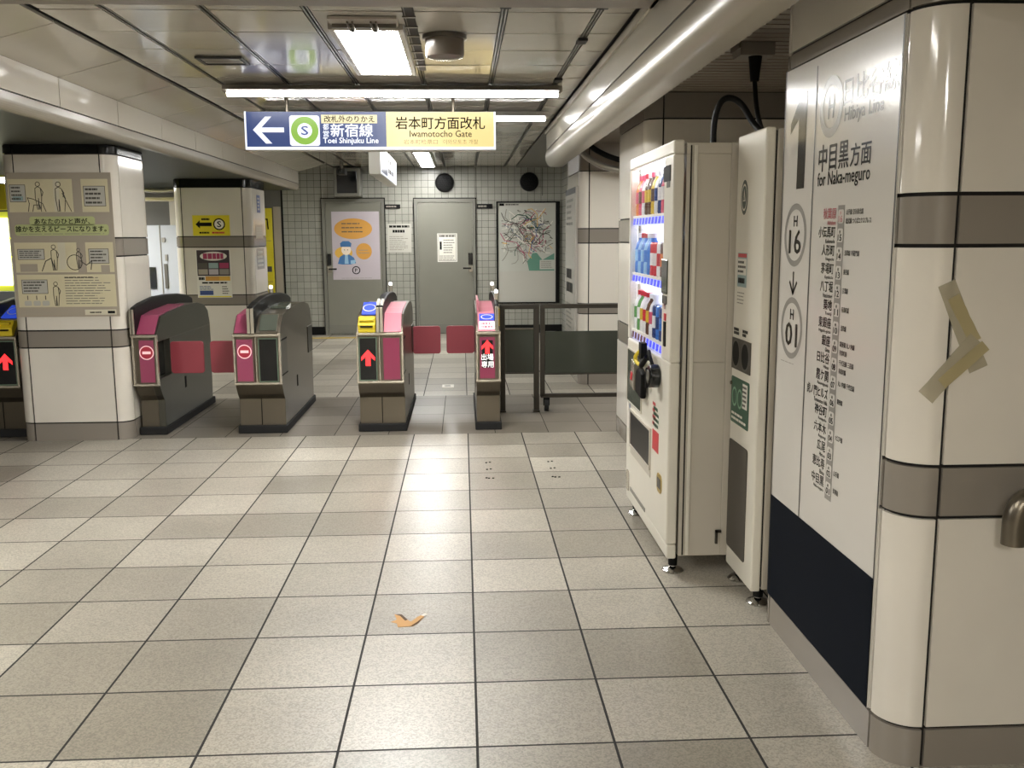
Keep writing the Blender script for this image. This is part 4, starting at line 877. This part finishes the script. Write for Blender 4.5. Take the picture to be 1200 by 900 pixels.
# ------------------------------------------------------------------ on the back wall
FD = front(YB-.0185); K = 2
t = thing('poster', 'poster with orange ovals and a uniformed attendant on the left steel door', 'poster', (-1.57, YB-.02, .825))
b = MB(); b.frect(FD, -1.924, .826, -1.225, 1.826, 0, 'lilac', .0015); b.build('sheet', t)
b = MB(); b.disc(FD, -1.61, 1.575, .28, K, 'orange', ry=.152, n=40); b.disc(FD, -1.46, 1.243, .117, K, 'orange', ry=.12, n=32); b.disc(FD, -1.76, 1.22, .13, K, 'amber', ry=.09); b.lines(FD, -1.78, 1.50, -1.44, 1.68, 3, K+1, 'ink_soft', .25); b.lines(FD, -1.54, 1.20, -1.38, 1.28, 2, K+1, 'ink_pale', .25); b.build('oval_shapes', t)
b = MB(); b.fpoly(FD, [(-1.85, 1.06), (-1.82, 1.16), (-1.76, 1.20), (-1.68, 1.20), (-1.61, 1.15), (-1.58, 1.07), (-1.66, 1.05), (-1.78, 1.05)], K+1, 'uniform'); b.fpoly(FD, [(-1.74, 1.19), (-1.70, 1.19), (-1.69, 1.06), (-1.75, 1.06)], K+2, 'uniform_pale'); b.disc(FD, -1.722, 1.265, .07, K+2, 'skin_paper', ry=.075); b.fpoly(FD, [(-1.80, 1.31), (-1.81, 1.36), (-1.77, 1.395), (-1.68, 1.395), (-1.64, 1.36), (-1.65, 1.31)], K+3, 'uniform'); b.fpoly(FD, [(-1.66, 1.11), (-1.58, 1.12), (-1.60, 1.06), (-1.66, 1.06)], K+2, 'uniform_pale')
for x in (-1.745, -1.70): b.disc(FD, x, 1.265, .007, K+3, 'ink', n=10)
b.build('attendant_drawing', t)
b = MB(); b.ring(FD, -1.582, .965, .046, .06, K, 'ink'); b.txt(FD, 'P', -1.598, .94, -1.566, .99, K, 'ink', .03); b.lines(FD, -1.8, .84, -1.3, .855, 1, K, 'ink_pale', .4); b.build('round_mark', t)
FW = front(YB-.001)
for x0, x1, z0, z1, lb in ((-1.135, -.909, 1.866, 1.927, 'small black nameplate on the tile wall right of the poster door'), (.225, .455, 1.861, 1.93, 'small black nameplate on the tile wall left of the map')):
    t = thing('nameplate', lb, 'nameplate', ((x0+x1)/2, YB-.01, z0)); b = MB(); b.box(x0, x1, YB-.016, YB, z0, z1, 'ink'); b.build('plate', t, bevel=.002)
    b = MB(); b.lines(front(YB-.0165), x0+.02, z0+.015, x1-.02, z1-.015, 1, .3, 'ink_pale', .7); b.build('lettering', t)
t = thing('notice', 'white paper notice on the tile wall between the two steel doors', 'notice', (-.93, YB-.004, 1.225))
b = MB(); b.frect(FW, -1.11, 1.225, -.755, 1.645, 0, 'paper_grey', .002); b.build('sheet', t)
b = MB(); b.lines(FW, -1.08, 1.585, -.78, 1.625, 1, 3, 'ink', .8, False); b.lines(FW, -1.03, 1.51, -.85, 1.56, 1, 3, 'ink', .8, False); b.lines(FW, -1.08, 1.25, -.79, 1.47, 8, 3, 'ink_pale', .35); b.build('lettering', t)
t = thing('notice', 'small white notice sheet on the right steel door', 'notice', (-.22, YB-.02, 1.08))
b = MB(); b.frect(FD, -.369, 1.08, -.075, 1.50, 0, 'paper', .0015); b.build('sheet', t)
b = MB(); b.lines(FD, -.34, 1.445, -.1, 1.48, 1, K, 'ink_soft', .8, False); b.frect(FD, -.335, 1.26, -.305, 1.38, K, 'ink'); b.lines(FD, -.28, 1.2, -.11, 1.42, 6, K, 'ink_soft', .3); b.lines(FD, -.34, 1.1, -.1, 1.18, 3, K, 'ink_pale', .4); b.frame(FD, -.355, 1.095, -.09, 1.49, .005, K, 'ink_soft'); b.build('lettering', t)
# route map
t = thing('route_map', 'large framed railway network map on the tile wall', 'map', (.99, YB-.02, .5))
b = MB(); FM = front(YB-.03)
for q in ((.512, .535, .45, 1.965), (1.40, 1.46, .45, 1.965), (.535, 1.40, 1.945, 1.965), (.535, 1.40, .45, .47)): b.box(q[0], q[1], YB-.04, YB, q[2], q[3], 'black')
b.build('frame', t, bevel=.003)
b = MB(); FM = front(YB-.024); b.box(.535, 1.40, YB-.022, YB, .47, 1.945, 'paper_grey'); b.build('sheet', t)
b = MB(); FM = front(YB-.0222); K = 2
b.frect(FM, .555, .935, 1.385, 1.885, K-1, 'map_ground'); b.fpoly(FM, [(1.0, .94), (.97, 1.08), (1.03, 1.15), (1.06, 1.24), (1.12, 1.20), (1.2, 1.10), (1.38, 1.2), (1.38, .94)], K, 'map_bay'); b.fpoly(FM, [(1.16, .96), (1.385, .96), (1.385, 1.10), (1.16, 1.10)], K+1, 'map_ground'); b.frect(FM, .56, 1.90, .63, 1.935, K, 'ink'); b.lines(FM, .65, 1.905, .85, 1.93, 1, K, 'ink_soft', .7)
r = random.Random(3)
for k in range(95):
    a = PI/4*r.randint(0, 7); t_ = r.uniform(0, 2*PI); rr = .36*r.random()**.8; P = [(.98+rr*math.cos(t_), 1.44+1.05*rr*math.sin(t_))]
    for j in range(r.randint(4, 9)):
        a += PI/4*r.choice((-1, 0, 0, 1))+r.uniform(-.15, .15); x = P[-1][0]+.06*math.cos(a); z = P[-1][1]+.06*math.sin(a)
        if not (.57 < x < 1.37 and 1.0 < z < 1.86) or (x > 1.0 and z < 1.2): break
        P.append((x, z))
    if len(P) > 1: b.stroke(FM, P, r.choice([.006, .009, .012]), K+2+.02*k, r.choice(['ink_soft', 'ink_soft', 'ink_pale', 'ink_soft', 'paper', 'ink_pale', 'paper', 'green', 'amber', 'sticker_blue', 'poster_magenta']))
for k in range(70): x, z = r.uniform(.58, 1.36), r.uniform(1.22, 1.84); b.frect(FM, x, z, x+r.uniform(.015, .05), z+.009, K+1, 'ink_soft')
for k in range(5): rr = .05+.012*k; b.ring(FM, 1.0, 1.42, rr, rr+.006, K+3.2+.1*k, ['amber', 'ink', 'map_land', 'ink_soft', 'paper'][k], .9, 28)
b.lines(FM, 1.18, .975, 1.37, 1.085, 4, K+2, 'ink_pale', .4); b.build('network_lines', t)
# round vents, monitor, camera
for x, z, lb in ((-.248, 2.24, 'round black wall vent above the right steel door'), (1.004, 2.25, 'round black wall vent above the network map')):
    t = thing('round_vent', lb, 'vent', (x, YB, z)); b = MB(); b.lathe((x, YB, z), [(.135, 0), (.14, .02), (.13, .06), (.11, .07)], 'black', 32, (0, -1, 0)); b.build('rim', t, smooth=True)
    b = MB(); b.cyl((x, YB-.05, z), (x, YB-.066, z), .112, 'black_rubber', n=32)
    for k in range(-4, 5): b.box(x-.1, x+.1, YB-.074, YB-.066, z+.022*k-.003, z+.022*k+.003, 'ink')
    b.build('grille', t)
t = thing('wall_monitor', 'square black monitor in a grey case above the poster door', 'monitor', (-1.64, YB-.15, 2.03))
b = MB(); b.box(-1.84, -1.455, YB-.3, YB, 2.03, 2.44, 'door_frame'); b.build('case', t, bevel=.015)
b = MB(); b.box(-1.79, -1.505, YB-.31, YB-.298, 2.08, 2.39, 'black_gloss'); b.build('screen', t, bevel=.004)
t = thing('security_camera', 'small dark camera hanging from the ceiling above the wall monitor', 'camera', (-1.6, 13.2, 2.4))
b = MB(); b.cyl((-1.62, 13.2, 2.46), (-1.62, 13.2, 2.36), .02, 'rail'); b.build('mount', t)
b = MB(); b.box(-1.68, -1.56, 13.1, 13.35, 2.29, 2.37, 'rail_dark'); b.cyl((-1.62, 13.1, 2.33), (-1.62, 13.07, 2.33), .028, 'black_gloss'); b.build('body', t, bevel=.01)
# sign board on the side of the white pillar
t = thing('pillar_sign_board', 'narrow white sign board with black characters on the side of the white pillar', 'sign', (1.12, 9.75, .44))
b = MB(); b.box(1.108, 1.1295, 9.32, 10.2, .4, 1.93, 'board'); b.build('board_face', t, bevel=.002)
b = MB(); FQ = leftward(1.1078); b.frect(FQ, -10.2, 1.87, -9.32, 1.93, 1, 'ink'); b.lines(FQ, -10.1, 1.55, -9.5, 1.84, 5, 1, 'ink_soft', .5); b.lines(FQ, -10.1, .86, -9.45, 1.14, 2, 1, 'ink', .7); b.lines(FQ, -10.1, .5, -9.45, .78, 6, 1, 'ink_soft', .4); b.build('lettering', t)

# yellow board and ticket machines at the far left
t = thing('yellow_board', 'tall yellow board on the far wall left of the black wall edge', 'board', (-2.9, YB-.02, .35))
b = MB(); b.box(-3.0, -2.79, YB-.03, YB, .35, 1.88, 'yellow_sign'); b.build('panel', t, bevel=.003)
b = MB(); FY = front(YB-.031); b.stroke(FY, [(-2.95, 1.70), (-2.93, 1.60)], .02, 1, 'ink'); b.stroke(FY, [(-2.93, 1.72), (-2.86, 1.72), (-2.85, 1.58)], .02, 1, 'ink'); b.frect(FY, -2.98, 1.40, -2.81, 1.41, 1, 'brass'); b.frect(FY, -2.90, .95, -2.82, 1.03, 1, 'ink_soft'); b.frect(FY, -2.98, .8, -2.81, .81, 1, 'brass'); b.build('lettering', t)
b = MB(); b.box(-2.77, -2.66, YB-.02, YB, 0, 1.9, 'poster_grey'); struct(b.build('trim_1'), 'brown wall strip beside the yellow board')
t = thing('ticket_machine', 'pale grey ticket machine with a dark screen seen between the two left pillars', 'ticket machine', (-4.1, 12.8, 0))
b = MB(); b.box(-4.7, -3.62, 12.6, 13.2, 0, .62, 'machine_grey'); b.box(-4.7, -3.62, 12.66, 13.2, .7, 1.62, 'machine_grey'); b.box(-3.93, -3.915, 12.65, 12.67, .7, 1.62, 'ink_pale'); b.build('cabinet', t, bevel=.008)
b = MB(); b.box(-4.72, -3.6, 12.55, 13.2, .62, .70, 'black'); b.build('ledge', t, bevel=.004)
b = MB(); b.box(-4.17, -4.0, 12.645, 12.66, .8, 1.08, 'black_gloss'); b.build('screen', t)
for q in ((-3.89, -3.85, .8, 1.12, 'ink_soft'), (-3.87, -3.84, 1.16, 1.24, 'ink_pale'), (-3.90, -3.86, 1.4, 1.46, 'ink_pale')):
    b = MB(); b.box(q[0], q[1], 12.645, 12.66, q[2], q[3], q[4]); b.build('slot', t)
b = MB(); b.box(-4.9, -3.7, 13.0, 13.3, 1.62, 2.105, 'dark_grey_wall'); b.box(-3.87, -3.75, 12.95, 13.0, 1.62, 1.95, 'enamel'); struct(b.build('partition'), 'dark grey recess wall above the ticket machine')
t = thing('pipe_light', 'silver strip fixture under the soffit above the ticket machine', 'strip light', (-4.0, 12.0, 1.92))
b = MB(); b.box(-4.6, -3.5, 11.96, 12.04, 1.90, 1.95, 'steel_light'); b.build('housing', t, bevel=.008)
b = MB(); b.tube([(-3.95, 12, 2.1), (-3.9, 12, 2.04), (-3.7, 12, 2.02), (-3.5, 12, 2.04)], .03, 'silver_pipe'); b.build('conduit', t, smooth=True)
t = thing('light_box', 'glowing white light box at the left picture edge behind the poster pillar', 'light box', (-4.7, 9.05, .9))
b = MB(); b.box(-5.6, -4.12, 9.0, 9.2, .98, 1.70, 'lightbox_rim'); b.build('case', t, bevel=.006)
b = MB(); b.box(-5.57, -4.15, 8.985, 9.0, 1.03, 1.645, 'lightbox'); b.build('lit_face', t)
b = MB(); b.box(-5.6, -4.12, 9.0, 9.3, 0, .87, 'machine_grey'); b.box(-5.6, -4.05, 8.95, 9.3, .87, .98, 'machine_grey'); tag(b.build('counter', bevel=.006), 'grey counter below the glowing light box at the left edge', 'counter')
b = MB(); b.box(-5.6, -4.15, 9.0, 9.15, 1.72, 1.95, 'yellow_sign'); b.lines(front(9.0), -5.5, 1.76, -4.3, 1.92, 2, 1, 'ink', .6); tag(b.build('fare_sign'), 'yellow fare sign above the light box at the left edge', 'sign')

# ------------------------------------------------------------------ on the floor
b = MB(); FF = Frame((0, 0, .0004), (1, 0, 0), (0, 1, 0))
b.fpoly(FF, [(-.292, 3.455), (-.270, 3.475), (-.283, 3.527), (-.255, 3.525), (-.228, 3.47), (-.215, 3.452), (-.19, 3.50), (-.163, 3.53), (-.168, 3.49), (-.186, 3.44), (-.205, 3.41), (-.262, 3.405), (-.268, 3.44)], 0, 'torn', .0012)
b.fpoly(FF, [(-.283, 3.527), (-.255, 3.525), (-.228, 3.47), (-.238, 3.462), (-.26, 3.51)], 1.8, 'torn_dark'); b.fpoly(FF, [(-.186, 3.44), (-.205, 3.41), (-.215, 3.408), (-.19, 3.45), (-.168, 3.50)], 1.8, 'torn_dark'); b.fpoly(FF, [(-.18, 3.51), (-.163, 3.53), (-.15, 3.52), (-.165, 3.50)], 1.8, 'paper')
tag(b.build('torn_floor_sticker'), 'torn scrap of orange brown floor sticker on the near floor tiles', 'sticker')
for gx, lb in ((.15, 'set of black bolt marks in the floor, left of the two sets'), (.555, 'set of black bolt marks in the floor, the one nearer the vending machine')):
    b = MB()
    for dx, y in ((-.012, 6.0), (.012, 6.01), (-.012, 5.82), (.012, 5.83), (-.02, 5.61), (-.005, 5.6), (.02, 5.6)): b.cyl((gx+dx, y, 0), (gx+dx, y, .004), .007, 'black', n=10)
    tag(b.build('floor_bolts'), lb, 'floor bolts')
t = thing('floor_plate', 'small white square floor plate between the middle gate and the exit gate', 'floor plate', (-.158, 9.19, 0))
b = MB(); b.box(-.215, -.10, 9.1, 9.3, 0, .004, 'white'); b.build('plate', t); b = MB(); b.lines(Frame((0, 0, .0042), (1, 0, 0), (0, 1, 0)), -.19, 9.14, -.125, 9.26, 3, .5, 'ink_soft', .5); b.build('marking', t)
